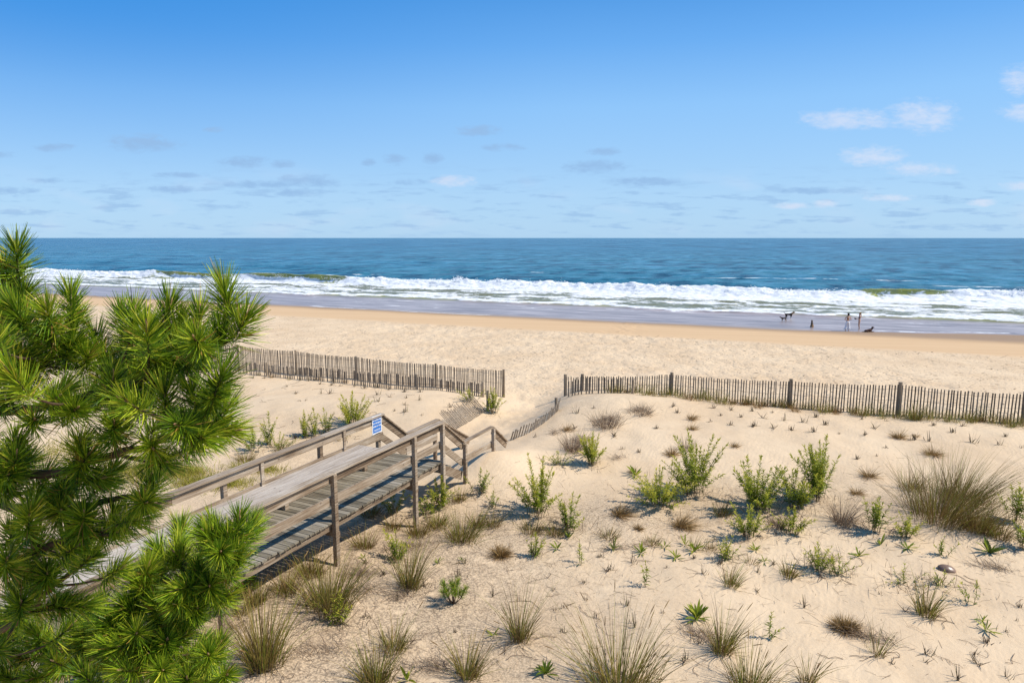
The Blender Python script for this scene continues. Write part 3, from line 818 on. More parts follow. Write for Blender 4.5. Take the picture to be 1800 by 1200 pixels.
# --- goldenrod bushes: base u, v, top v, width px, stems, tint, label
GR = [
 (948, 903, 804, 84, 17, .60, 'tall leafy goldenrod with spreading stems standing alone right of the boardwalk end'),
 (1002, 931, 868, 56, 8, .55, 'open stemmed goldenrod just below and right of the lone spreading one'),
 (1041, 817, 760, 40, 16, .66, 'compact bright green goldenrod on the upper slope beside grey dead grass'),
 (985, 818, 794, 46, 9, .60, 'low straggling goldenrod left of the compact bright bush'),
 (1220, 868, 764, 72, 24, .55, 'tall dense goldenrod in the middle of the right dune slope'),
 (1158, 886, 822, 96, 26, .72, 'low wide yellowish goldenrod at the foot of the tall dense bush'),
 (1331, 896, 801, 80, 26, .52, 'wide dark based goldenrod between the tall bush and the leaning pair'),
 (1438, 878, 767, 66, 24, .50, 'tallest goldenrod with feathery tips right of the slope centre'),
 (1397, 893, 821, 56, 16, .52, 'medium goldenrod leaning against the left side of the tallest one'),
 (1316, 943, 886, 54, 15, .58, 'short broad goldenrod in front of the wide dark based bush'),
 (1392, 938, 890, 54, 12, .58, 'short goldenrod growing below the leaning medium one'),
 (1534, 934, 874, 46, 9, .50, 'small goldenrod with dark base left of the big reddish grass'),
 (1592, 943, 903, 38, 13, .68, 'small bright green goldenrod at the left foot of the big reddish grass'),
 (1784, 918, 850, 44, 10, .48, 'upright goldenrod at the right edge beside the big reddish grass'),
 (1795, 962, 915, 40, 9, .40, 'dark goldenrod cut by the right edge of the photo'),
 (940, 976, 938, 28, 7, .50, 'slim goldenrod seedling with several stems near the orange tuft'),
 (1020, 989, 950, 30, 2, .62, 'single stemmed bright goldenrod on bare sand'),
 (1134, 1032, 988, 26, 2, .52, 'single leaning goldenrod stem in the open middle sand'),
 (1276, 981, 945, 34, 8, .62, 'small yellow tipped goldenrod with brown base in the plant line'),
 (1439, 1004, 957, 50, 9, .60, 'leafy goldenrod with one tall shoot near the grey grass patch'),
 (1470, 1010, 974, 56, 7, .58, 'sprawling goldenrod with drooping leaves right of the one with the tall shoot'),
 (1710, 1063, 1022, 40, 3, .52, 'curved goldenrod stem with paired leaves far right'),
 (1351, 1122, 1076, 26, 2, .52, 'leaning goldenrod stem casting shadow left of the round brown tuft'),
 (1657, 976, 943, 34, 4, .48, 'drooping goldenrod above the brown stone'),
 (1590, 1026, 1004, 60, 6, .55, 'low spreading goldenrod pair left of the brown stone'),
 (1655, 1030, 1003, 38, 5, .55, 'small goldenrod below the brown stone'),
 (598, 1097, 1041, 38, 6, .66, 'yellow green goldenrod with red stems in front of the reddish brown grass'),
 (842, 868, 824, 34, 7, .36, 'dark wilted goldenrod on the sand beside the steps'),
 (866, 891, 866, 26, 5, .46, 'small goldenrod on the sand below the dark wilted one'),
 (775, 890, 836, 46, 11, .52, 'goldenrod growing from the shade under the boardwalk end'),
 (757, 902, 862, 62, 12, .55, 'leafy goldenrod under the boardwalk beside the tall post'),
 (692, 902, 860, 40, 8, .50, 'shaded goldenrod under the middle of the boardwalk'),
 (700, 985, 930, 40, 8, .58, 'yellowish goldenrod next to the tall grass by the boardwalk'),
 (622, 747, 690, 60, 24, .68, 'dense bright goldenrod behind the far railing left of the sign'),
 (536, 768, 722, 22, 7, .64, 'slim upright goldenrod behind the far railing, left of a similar pair'),
 (554, 766, 718, 20, 6, .64, 'slim upright goldenrod behind the far railing, left one of the close pair'),
 (573, 762, 717, 20, 6, .64, 'slim upright goldenrod behind the far railing, right one of the close pair'),
 (473, 782, 724, 22, 6, .52, 'tall thin goldenrod nearest the pine behind the far railing'),
 (447, 792, 752, 44, 9, .48, 'bushy low goldenrod tucked against the pine needles'),
 (492, 788, 762, 50, 11, .58, 'low spreading goldenrod against the far railing'),
 (829, 706, 680, 40, 13, .68, 'bright goldenrod in front of the left fence end'),
 (866, 726, 680, 30, 12, .60, 'upright goldenrod hugging the last post of the left fence'),
]
for (u, v, vt, w, ns, ti, lb) in GR:
    p, Y = place(u, v); h = hpx(u, vt, p)
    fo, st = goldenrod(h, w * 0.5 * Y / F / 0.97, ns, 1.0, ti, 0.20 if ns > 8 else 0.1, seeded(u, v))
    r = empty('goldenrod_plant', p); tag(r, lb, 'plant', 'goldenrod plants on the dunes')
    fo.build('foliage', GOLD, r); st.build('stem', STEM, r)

# --- beach grass clumps
BG = [
 # u, v, vtop, w, n, lean, material, heads, wind, label
 (1652, 912, 800, 150, 620, .85, 'R', 0, (.22, .0), 'huge wind blown reddish green grass clump on the right slope'),
 (1690, 880, 778, 110, 420, .75, 'R', 0, (.35, .05), 'tall back tussock rising behind the huge reddish grass clump'),
 (1722, 932, 868, 74, 380, .8, 'R', 0, (.1, 0), 'dense brown grass tussock at the right foot of the huge clump'),
 (578, 1066, 958, 112, 420, .75, 'G', 10, (.02, 0), 'large reddish brown grass clump against the boardwalk edge'),
 (721, 1032, 930, 62, 190, .5, 'G', 4, (.08, .05), 'tall upright green tan grass clump standing right of the boardwalk'),
 (465, 1168, 1012, 84, 330, .5, 'G', 8, (0, 0), 'tall tan grass clump beside the lower pine branches'),
 (692, 1142, 1074, 70, 130, .65, 'G', 6, (.05, 0), 'medium grass clump with bent seed heads in the lower middle'),
 (660, 1200, 1112, 92, 240, .55, 'G', 6, (0, 0), 'broad grass clump at the bottom edge left of centre'),
 (822, 1190, 1112, 66, 170, .6, 'G', 4, (.05, 0), 'grey green grass clump at the bottom beside dark litter'),
 (913, 1122, 1020, 60, 150, .5, 'G', 8, (0, 0), 'slender grass clump with tall brown spikes on open sand'),
 (1090, 1215, 1066, 150, 360, .7, 'G', 26, (.02, 0), 'big spiky grass clump with long seed heads at the bottom centre'),
 (1268, 1146, 1052, 60, 150, .55, 'G', 6, (.08, 0), 'grass clump with grey matted base right of the bottom centre'),
 (1318, 1212, 1130, 120, 230, .65, 'G', 6, (.05, 0), 'feathery grass clump at the bottom edge right of centre'),
 (1420, 1200, 1130, 44, 60, .5, 'G', 3, (.1, 0), 'thin green grass clump at the bottom edge left of the dry patch'),
 (1386, 1012, 974, 44, 120, .7, 'G', 0, (.05, 0), 'small brown grass clump between seedlings on the right sand'),
 (1629, 1080, 1016, 56, 130, .6, 'G', 5, (.12, 0), 'spiky grass clump below the brown stone'),
 (1541, 1152, 1088, 40, 40, .6, 'G', 0, (.15, .05), 'few thin green blades rising from flattened grey grass'),
 (1284, 1030, 986, 44, 100, .7, 'G', 0, (.3, .1), 'wind bent grey green grass clump above the lower right clumps'),
 (1221, 965, 922, 40, 40, .6, 'G', 3, (.2, .05), 'wispy thin grass clump behind the row of seedlings'),
 (811, 948, 888, 92, 260, .8, 'G', 0, (.05, 0), 'bushy brown green grass near the sand in front of the steps'),
 (868, 925, 885, 44, 110, .8, 'R', 0, (.08, 0), 'small rusty grass clump right of the bushy brown one'),
 (808, 880, 848, 34, 120, .7, 'R', 0, (.02, 0), 'brown grass clump at the foot of the stair rail'),
 (1609, 738, 698, 34, 120, .55, 'G', 0, (.08, 0), 'bright green grass clump leaning on the right fence by the thick post'),
 (1480, 918, 862, 60, 180, .7, 'M', 0, (.1, 0), 'pale grey brown grass clump between goldenrods and big clump'),
 (505, 1040, 990, 70, 200, .75, 'R', 4, (0, 0), 'rusty brown grass along the lower boardwalk edge'),
 (640, 962, 918, 60, 160, .75, 'R', 2, (0, 0), 'rusty grass under the boardwalk beside the tall post'),
 (690, 930, 898, 52, 140, .8, 'R', 0, (0, 0), 'brown grass in the boardwalk shadow near the second post'),
 (935, 935, 905, 70, 190, .9, 'R', 0, (.1, 0), 'low rusty grass patch below the lone spreading goldenrod'),
 (978, 940, 908, 50, 150, .9, 'R', 0, (.1, 0), 'low rusty grass patch beside the open stemmed goldenrod'),
 (1070, 945, 918, 50, 140, .9, 'R', 0, (.1, 0), 'low brown grass patch in the middle of the plant line'),
 (1145, 956, 935, 44, 110, .9, 'R', 0, (.1, 0), 'thin brown grass patch under the yellowish goldenrod'),
 (1250, 968, 940, 44, 70, .9, 'R', 0, (.1, 0), 'thin brown grass patch left of the yellow tipped goldenrod'),
 (1320, 990, 968, 40, 60, .9, 'R', 0, (.1, 0), 'thin brown grass below the short broad goldenrod'),
 (425, 1080, 1025, 40, 60, .8, 'G', 4, (0, 0), 'tan grass beside the small pine at the boardwalk edge'),
 (650, 905, 876, 60, 200, .8, 'R', 0, (0, 0), 'rusty grass in the shade under the boardwalk, left of the second post'),
 (735, 940, 905, 70, 260, .8, 'R', 0, (.05, 0), 'mixed brown grass at the foot of the second tall post'),
 (770, 925, 892, 60, 220, .8, 'G', 0, (.05, 0), 'green tan grass between the second tall post and the bushy brown clump'),
 (840, 925, 885, 44, 160, .8, 'R', 0, (.08, 0), 'rusty grass close behind the bushy brown green clump'),
 (545, 1010, 960, 70, 260, .7, 'R', 5, (0, 0), 'tall rusty grass against the boardwalk rim, upper left of the large clump'),
 (450, 1060, 1000, 50, 150, .7, 'G', 6, (0, 0), 'tan grass with drooping heads at the boardwalk rim'),
 (500, 795, 772, 60, 160, .9, 'R', 0, (0, 0), 'brown undergrowth grass against the far railing near the pine'),
 (432, 810, 782, 50, 160, .9, 'R', 0, (0, 0), 'brown undergrowth grass beside the pine needles'),
 (600, 770, 750, 50, 120, .9, 'R', 0, (0, 0), 'brown undergrowth grass below the dense goldenrod at the far railing'),
 (1270, 905, 870, 50, 150, .9, 'R', 0, (.1, 0), 'brown grass in the shade between the two widest goldenrods'),
 (1365, 925, 890, 50, 150, .9, 'M', 0, (.1, 0), 'grey dead grass at the base of the leaning goldenrod pair'),
 (1600, 860, 815, 60, 150, .8, 'R', 0, (.2, 0), 'thin reddish grass at the left side of the huge clump'),
 (1760, 945, 900, 60, 160, .8, 'R', 0, (.1, 0), 'reddish grass between the huge clump and the right edge'),
 (1008, 792, 742, 64, 240, .9, 'M', 0, (.12, .05), 'standing grey dead grass on the path side of the compact bright goldenrod'),
 (1066, 748, 712, 84, 260, .95, 'M', 0, (.15, .05), 'grey brown dead grass standing at the crest behind the compact bright goldenrod'),
 (1128, 727, 703, 60, 180, .95, 'M', 0, (.2, .05), 'low grey brown dead grass on the crest by the start of the right fence'),
 (1205, 790, 755, 40, 90, .9, 'M', 0, (.1, .05), 'sparse grey dead grass on the slope behind the tall dense goldenrod'),
]
GM = {'G': GRASS, 'R': REDGRASS, 'M': MAT_}
for (u, v, vt, w, n, ln, mt, hd, wd, lb) in BG:
    wd = (wd[0] + .07, wd[1]); ln = ln * .85
    p, Y = place(u, v)
    h = hpx(u, vt, p)
    m, hm = grass(h * 1.02, w * 0.5 * Y / F / 0.97, int(n * 1.2), ln, wd, 0.0088 if mt == 'G' else 0.0075, .55, hd, seeded(u, v), base=.5 if n < 300 else .62, tmean=.5, tsd=.3, lo=.3)
    if hm:
        r = empty('beach_grass', p); m.build('blades', GM[mt], r); hm.build('seed_heads', DRY, r)
    else:
        r = m.build('beach_grass', GM[mt], loc=p)
    tag(r, lb, 'grass', 'beach grass clumps')

# --- round dry tufts
TF = [
 (880, 977, 24, 300, (0, 0), 'round orange brown dry tuft below the bushy grass'),
 (1486, 1106, 28, 420, (.05, 0), 'round straw brown dry tuft on the lower right sand'),
 (1196, 926, 26, 200, (.7, .1), 'dry tuft swept flat by wind below the tall dense goldenrod'),
 (1088, 906, 26, 170, (.6, .1), 'dry tuft swept flat by wind left of the yellowish goldenrod'),
 (1121, 930, 13, 90, (.1, 0), 'tiny dry tuft below the wide yellowish goldenrod'),
 (1215, 737, 14, 90, (.5, .2), 'dry tuft high on the dune in front of the right fence'),
 (1216, 755, 13, 80, (.4, .2), 'smaller dry tuft just below the one near the right fence'),
 (1181, 800, 18, 110, (.1, .3), 'dry brown tuft on the slope above the tall dense goldenrod'),
 (1580, 770, 18, 120, (.3, .2), 'dark dry tuft on the bare upper slope above the big clump'),
 (1292, 785, 11, 70, (0, 0), 'small dry tuft alone right of the tall dense goldenrod'),
 (1610, 768, 9, 40, (.2, 0), 'small dry tuft beside the dark one on the upper slope'),
 (1527, 838, 20, 110, (.1, 0), 'loose dry tuft right of the tallest goldenrod'),
 (1505, 868, 16, 90, (.1, 0), 'loose dry tuft lower right of the tallest goldenrod'),
 (1640, 800, 20, 130, (.1, 0), 'dry tuft at the top left of the huge reddish clump'),
 (1113, 830, 12, 60, (0, 0), 'dry tuft with green tips in the middle of the slope'),
 (997, 757, 14, 90, (.2, 0), 'dry tuft at the left edge of the right dune crest'),
 (790, 680, 9, 40, (0, 0), 'dry tuft leaning on the left fence near its right end'),
]
for (u, v, rp, n, wd, lb) in TF:
    p, Y = place(u, v)
    tag(tuft(rp * 1.25 * Y / F, int(n * 2.2), .5, wd, seeded(u, v)).build('dry_tuft', DRY, loc=p), lb, 'dry grass', 'dry grass tufts')

MP = [
 (1022, 775, .55, .28, 300, .9, 'grey matted dead grass left of the compact bright goldenrod'),
 (1068, 738, .55, .22, 260, .3, 'brown matted dead grass just under the dune crest'),
 (1125, 722, .55, .2, 220, .3, 'matted dead grass at the start of the right fence'),
 (978, 762, .28, .18, 110, .6, 'small patch of dead grass at the path side of the crest'),
 (1090, 806, .3, .16, 90, .5, 'curled dead grass right of the compact bright goldenrod'),
 (1525, 1122, .62, .22, 300, -.5, 'flattened grey grass below the round straw brown tuft'),
 (1235, 1120, .55, .22, 260, -.4, 'flattened grey grass beside the lower right clump'),
 (1455, 985, .45, .2, 130, .4, 'grey dead grass under the pale grass clump'),
 (1500, 925, .5, .22, 170, .4, 'grey dead grass between small goldenrods'),
 (715, 965, .8, .28, 320, .4, 'straw coloured dead grass beside the boardwalk post'),
 (640, 1010, .5, .3, 260, .4, 'dead straw at the foot of the large reddish brown clump'),
 (640, 1040, .4, .3, 160, .4, 'grey dead straw right of the large reddish brown clump'),
 (1745, 1000, .5, .16, 170, -.4, 'dark dead stems lying right of the brown stone'),
 (760, 1175, .6, .22, 220, .2, 'dark dead litter at the bottom beside the grey green clump'),
 (560, 1150, .8, .3, 240, .2, 'grey dead straw right of the tall tan clump'),
 (400, 1110, .5, .2, 140, .3, 'brown dead straw in the shade of the lower pine'),
 (700, 1050, .5, .2, 160, .2, 'grey dead straw below the tall upright grass'),
 (1100, 965, .9, .12, 160, .1, 'thin line of dead grass under the row of seedlings'),
]
for (u, v, rx, ry, n, rt, lb) in MP:
    p, Y = place(u, v)
    m = mat_patch(rx, ry, int(n * .8), rt, seeded(u, v))
    for V in m.V: V[:, 2] += height(V[:, 0] + p[0], V[:, 1] + p[1]) * 1.0 - p[2]
    tag(m.build('matted_grass', MAT_, loc=p), lb, 'dead grass', 'matted dead grass patches')

# --- seedlings (rosettes)
RO = [
 (1225, 1088, 34, 15, .55, 'large dark leaved rosette right of the bottom centre'),
 (959, 1184, 30, 13, .45, 'dark curled rosette at the bottom left of the big spiky clump'),
 (1079, 966, 18, 8, .6, None), (1127, 972, 20, 9, .55, None), (1188, 981, 20, 9, .55, None), (1220, 969, 22, 10, .6, None),
 (1204, 958, 16, 7, .55, None), (1168, 962, 16, 6, .5, None), (1328, 967, 18, 8, .6, None), (1000, 945, 18, 7, .5, None), (980, 965, 18, 6, .5, None),
 (1344, 988, 14, 6, .5, None), (1733, 1108, 24, 7, .5, 'small leafy seedling alone on the far right sand'),
 (1727, 1092, 18, 5, .45, 'thin seedling just above the far right leafy one'),
 (867, 1117, 18, 5, .65, 'bright seedling left of the slender spiked grass'),
 (717, 1196, 30, 6, .7, 'bright broad leaved seedling at the bottom edge'),
 (1548, 958, 22, 6, .4, 'drooping seedling left of the drooping goldenrod'),
 (1596, 965, 20, 8, .5, 'small seedling beside dark dead leaves under the big clump'),
 (1740, 972, 32, 12, .3, 'dark drooping rosette above the dead stems at right'),
 (1030, 800, 22, 7, .55, 'small seedling at the foot of the compact bright goldenrod'),
 (1116, 836, 22, 9, .5, 'small rosette in the middle of the bare slope'),
 (1508, 978, 24, 6, .5, 'thin green seedling with long leaves above the sprawling goldenrod'),
 (640, 980, 12, 4, .6, 'tiny green sprout near the tall post'),
 (812, 985, 12, 5, .5, 'tiny seedling by the orange brown tuft'),
 (770, 990, 16, 6, .5, 'small seedling left of the tiny one by the orange tuft'),
]
for (u, v, rp, n, ti, lb) in RO:
    p, Y = place(u, v)
    tag(rosette(rp * 1.15 * Y / F, int(n * 1.6), seeded(u, v), ti).build('seedling', GOLD, loc=p), lb or 'small green seedling in the row below the slope bushes', 'seedling', 'seedlings' if lb else 'seedlings in the plant row')

# --- planted grass stubs
def zz(lst, s, ox, oy): return [(x / s + ox, y / s + oy) for x, y in lst]
ST_L = zz([(545, 384), (660, 396), (740, 398), (800, 410), (880, 405), (945, 416), (1035, 430), (1130, 430), (875, 446), (950, 460), (1048, 464), (1130, 476), (345, 398), (420, 364), (470, 366), (515, 360),
           (1300, 520), (1140, 566), (1035, 548), (1040, 505), (885, 486), (610, 390), (620, 380), (545, 440), (400, 440), (150, 350), (600, 440), (460, 480), (215, 350), (980, 540), (400, 700), (250, 330)], 3.333, 400, 560)
ST_R = zz([(83, 460), (208, 470), (320, 480), (390, 430), (457, 492), (533, 448), (617, 503), (775, 512), (835, 470), (914, 425), (1204, 452), (1322, 495), (1438, 555), (1604, 568), (1085, 540), (475, 400),
           (270, 420), (75, 362), (205, 370), (150, 405), (910, 590), (850, 640), (1750, 590), (1385, 455), (760, 412), (1650, 520), (1170, 550), (730, 660)], 3.53, 1300, 620) + \
       zz([(1475, 365), (1595, 378), (1735, 385), (1240, 395), (1525, 415), (1590, 475), (1740, 485), (1210, 355), (690, 365), (825, 550), (985, 655), (875, 635), (580, 400), (305, 555), (1660, 425), (1455, 455), (560, 500), (1100, 500)], 3.75, 860, 620)
ST_F = zz([(785, 462), (1170, 442), (1410, 478), (945, 405), (625, 545), (905, 695), (705, 770), (950, 835), (430, 720), (635, 652), (1280, 1060), (480, 865), (720, 372), (425, 595), (740, 370), (1350, 380), (1525, 415), (1775, 470), (1140, 740), (1390, 940), (485, 705)], 3.75, 860, 880) + \
       zz([(885, 520), (1180, 895), (970, 965), (1485, 910), (1188, 955), (1690, 1042), (1372, 1060), (1690, 762), (402, 602), (1770, 600), (1055, 628), (112, 505), (1565, 825), (1500, 960), (1755, 690), (120, 380), (215, 330)], 3.6, 1300, 900) + \
       zz([(1440, 540), (1470, 465), (970, 530), (1225, 600), (1120, 640), (815, 575), (1045, 690), (850, 800), (1640, 665), (1410, 890), (700, 870), (855, 460)], 3.53, 400, 860)
stubs = [stub(h, n, np.random.default_rng(50 + i)).build('grass_stub', STUB) for i, (h, n) in enumerate([(.16, 9), (.20, 12), (.13, 8), (.24, 10), (.17, 16)])]
used = [False] * 5
def put_stub(u, v, lb, gp, sc):
    k = random.randrange(5)
    if used[k]:
        o = stubs[k].copy(); COL.objects.link(o)
    else:
        o = stubs[k]; used[k] = True
    p = ground(u, v); o.location = p; o.rotation_euler = (0, 0, random.uniform(0, 6.28)); s = sc * random.uniform(.75, 1.3); o.scale = (s, s, s)
    tag(o, lb, 'grass stub', gp)
for (u, v) in ST_L: put_stub(u, v, 'short dry grass stub planted on the bare dune left of the path', 'grass stubs on the left dune', 1.35)
for (u, v) in ST_R: put_stub(u, v, 'short dry grass stub planted on the bare dune below the right fence', 'grass stubs on the right dune', 1.25)
for (u, v) in ST_F: put_stub(u, v, 'short dark grass stub on the open foreground sand', 'grass stubs in the foreground', 1.0)
for k in range(5):
    if not used[k]: bpy.data.objects.remove(stubs[k])

# --- tufts growing along the right fence
fg = [grass(h, .16, n, .7, (.12, 0), .008, .4, 0, np.random.default_rng(90 + i), base=.7, tmean=tm)[0].build('fence_grass', GRASS if i < 4 else DRY) for i, (h, n, tm) in enumerate([(.5, 36, .55), (.6, 32, .5), (.42, 36, .5), (.55, 40, .65), (.32, 70, .4)])]
first = [True] * 5
u = 1075
while u < 1800:
    for _ in range(2):
        k = random.choice([0, 1, 2, 3, 3, 4])
        x, y = fence_pt(u + random.uniform(-8, 8), random.uniform(-42.75, -42.1))
        if first[k]: o = fg[k]; first[k] = False
        else: o = fg[k].copy(); COL.objects.link(o)
        o.location = (x, y, gz(x, y)); s = random.uniform(.75, 1.5); o.scale = (s, s, s); o.rotation_euler = (0, 0, random.uniform(-.5, .5))
        tag(o, 'green tan grass tuft growing at the foot of the right fence', 'grass', 'grass tufts along the right fence')
    u += random.uniform(11, 18)

# tufts at the foot of the left fence
lf = [(433, 655), (470, 655), (508, 668), (560, 668), (585, 670), (608, 672), (520, 658), (478, 664), (455, 660)]
for i, (u, v) in enumerate(lf):
    p = ground(u, v); o = fg[4].copy() if i % 2 else fg[2].copy(); COL.objects.link(o)
    o.location = p; s = random.uniform(.7, 1.1); o.scale = (s, s, s)
    tag(o, 'brown grass tuft at the foot of the left fence', 'grass', 'grass tufts along the left fence')

# --- yellow ground cover behind the far railing (uncountable)
def build_cover():
    m = MB(); rng = np.random.default_rng(5)
    for (u, v, su, sv, n) in ((370, 850, 60, 14, 3200), (250, 830, 60, 22, 2600), (320, 830, 40, 10, 1800), (130, 790, 70, 40, 2000), (450, 825, 40, 10, 1500), (175, 690, 60, 40, 900)):
        c = ground(u, v)
        sx = su * c[1] / F; sy = sv * c[1] / F * 2.4
        x = rng.normal(c[0], sx * .6, n); y = rng.normal(c[1], sy * .6, n)
        B = np.stack([x, y, height(x, y) - .01], 1)
        # keep clear of the deck
        lx = (x - C0[0]) * DIR[0] + (y - C0[1]) * DIR[1]; ly = (x - C0[0]) * PER[0] + (y - C0[1]) * PER[1]
        ok = (ly > WID + .25) | (ly < -.2); B = B[ok]; k = len(B)
        d = unit(np.stack([rng.normal(0, .5, k), rng.normal(0, .5, k), rng.uniform(.5, 1, k)], 1))
        m.blades(B, d, rng.normal(0, .15, (k, 3)), rng.uniform(.08, .26, k), .011, [.7, 1, .8, .15], None, rng.random(k))
    tag(m.build('ground_cover', YEL), 'yellow green ground cover on the sand behind the far railing', 'ground cover', kind='stuff')
build_cover()

# --- dead twigs and straw lying about (uncountable)
def build_litter():
    m = MB(); rng = np.random.default_rng(6)
    n = 15000
    x = rng.uniform(-8, 13, n); y = rng.uniform(9.2, 20.0, n)
    dens = 1.0 * g2(x, y, -3, 11, 4.5, 3) + 0.8 * g2(x, y, -2.4, 14.6, 3.6, 2.4) + .7 * g2(x, y, 2.0, 16.6, 4, 1.2) + .55 * g2(x, y, 7, 17.0, 5, 1.4) + .3 * g2(x, y, 8, 14, 5, 2.0) + .15 * g2(x, y, 1, 10.5, 4, 1.2) + .05
    ok = rng.random(n) < dens; x = x[ok]; y = y[ok]; n = len(x)
    az = rng.uniform(0, 6.28, n); el = np.where(rng.random(n) < .12, rng.uniform(.3, 1.3, n), rng.uniform(-.02, .22, n))
    d = np.stack([np.cos(az) * np.cos(el), np.sin(az) * np.cos(el), np.sin(el)], 1)
    B = np.stack([x, y, height(x, y) + .006], 1)
    m.blades(B, d, rng.normal(0, .12, (n, 3)) + np.array([0, 0, -.08]), rng.uniform(.05, .32, n), rng.uniform(.003, .008, n), [.8, 1, .9, .4], None, rng.random(n))
    for (u, v, vt, w, ns, ti, lb) in GR:
        if ns < 5: continue
        c = ground(u, v); sp = w * .5 * c[1] / F; kk = int(14 + w * 1.6)
        x = rng.normal(c[0] - .1 * sp, sp * .8, kk); y = rng.normal(c[1], sp * .9, kk)
        az = rng.uniform(0, 6.28, kk); el = rng.uniform(-.02, 1.35, kk) * (rng.random(kk) < .6)
        d = np.stack([np.cos(az) * np.cos(el), np.sin(az) * np.cos(el), np.sin(el)], 1)
        m.blades(np.stack([x, y, height(x, y) - .005], 1), d, rng.normal(0, .18, (kk, 3)) + np.array([0, 0, -.1]), rng.uniform(.1, .42, kk), rng.uniform(.004, .012, kk), [.8, 1, .9, .4], None, rng.uniform(0, .6, kk))
    for i in range(110):
        if i < 45: c = ground(rng.uniform(430, 720), rng.uniform(668, 775))
        elif i < 75: c = ground(rng.uniform(1050, 1800), rng.uniform(940, 1180))
        else: c = ground(rng.uniform(420, 1000), rng.uniform(980, 1190))
        a = rng.uniform(0, 6.28); q = np.array(c[:2]); P_ = []
        for _ in range(rng.integers(5, 14)):
            a += rng.normal(0, .6); q = q + np.array([math.cos(a), math.sin(a)]) * .065
            P_.append([q[0], q[1], gz(q[0], q[1]) + .008 + abs(rng.normal(0, .012))])
        m.tube(P_, rng.uniform(.003, .0055), 4, rng.uniform(0, .6), cap=False)
    tag(m.build('dead_straw', MAT_), 'dead twigs and straw scattered over the foreground sand', 'litter', kind='stuff')
    # wrack scraps on the beach
    m = MB(); n = 1600
    u = rng.uniform(430, 1800, n); 
    s = rng.uniform(-37, -15.5, n); s[:260] = rng.normal(-15.6, .5, 260); a = (u - 900) / F / .98
    Y = (S0 + s) / (SX * a + SY); X = a * Y
    az = rng.normal(-.4, .6, n)
    d = np.stack([np.cos(az), np.sin(az), rng.uniform(0, .12, n)], 1)
    m.blades(np.stack([X, Y, height(X, Y) + .015], 1), d, rng.normal(0, .1, (n, 3)), rng.uniform(.05, .30, n), rng.uniform(.015, .05, n), [.4, 1, .9, .3], np.tile([.3, 1, .1], (n, 1)), rng.random(n) * .7)
    tag(m.build('beach_wrack', MAT_), 'dark scraps of dried seaweed scattered on the beach', 'seaweed', kind='stuff')
build_litter()

# --- stone
def build_stone():
    p = ground(1664, 1002)
    bm = bmesh.new(); bmesh.ops.create_icosphere(bm, subdivisions=3, radius=1)
    rng = np.random.default_rng(2)
    for v in bm.verts:
        q = 1 + .12 * float(fbm(np.array([v.co.x * 1.3 + 5]), np.array([v.co.y * 1.3 + v.co.z + 9]), 3)[0])
        v.co = Vector((v.co.x * .19 * q, v.co.y * .12 * q, v.co.z * .085 * q))
    me = bpy.data.meshes.new('stone'); bm.to_mesh(me); bm.free()
    for f in me.polygons: f.use_smooth = True
    k = NT('brown_stone'); n = k.noise(k.coords('Object'), 9, 4)
    me.materials.append(k.done(k.bsdf(k.ramp(n, [(.3, (.14, .085, .055)), (.7, (.32, .21, .15))]), .35, .45)))
    o = bpy.data.objects.new('stone', me); COL.objects.link(o); o.location = p + np.array([0, 0, .03]); o.rotation_euler = (0.1, 0.12, -.25)
    tag(o, 'glossy brown half buried stone on the right foreground sand', 'stone')
build_stone()

# ------------------------------------------------------------------ pines
def px(u, v, d): return at_y(u, v, d)

def shoots(mb, p, ax, L, R, n, rng, tmean=.5):
    """needles of one shoot"""
    t = rng.random(n) ** .8
    a = np.cross(ax, [0.31, 0.5, .8]); a /= np.linalg.norm(a); b = np.cross(ax, a)
    th = rng.uniform(0, 2 * math.pi, n)
    rad = a[None] * np.cos(th)[:, None] + b[None] * np.sin(th)[:, None]
    ang = (82 - 60 * t + rng.normal(0, 9, n)) * math.pi / 180
    d = unit(ax[None] * np.cos(ang)[:, None] + rad * np.sin(ang)[:, None])
    B = p[None] + ax[None] * (L * (t - .75))[:, None] + rad * .004
    bend = np.tile([0, 0, -.10], (n, 1)) * rng.uniform(0, 1.2, n)[:, None] + ax[None] * .12
    Ln = R * rng.uniform(.72, 1.08, n)
    tt = np.clip(rng.normal(tmean, .22, n), 0, .94); tt[rng.random(n) < .02] = 1.0
    mb.blades(B, d, bend, Ln, .0038 * rng.uniform(.8, 1.3, n), [.9, 1, .3], None, tt)
    tip = p + ax * L * .27
    mb.tube([tip - ax * .03, tip - ax * .005, tip + ax * .018, tip + ax * .03], [.005, .0065, .005, .0015], 5, .5, mat=1)

def bez(a, b, c, n=9):
    t = np.linspace(0, 1, n)[:, None]
    return (1 - t) ** 2 * a + 2 * t * (1 - t) * b + t * t * c

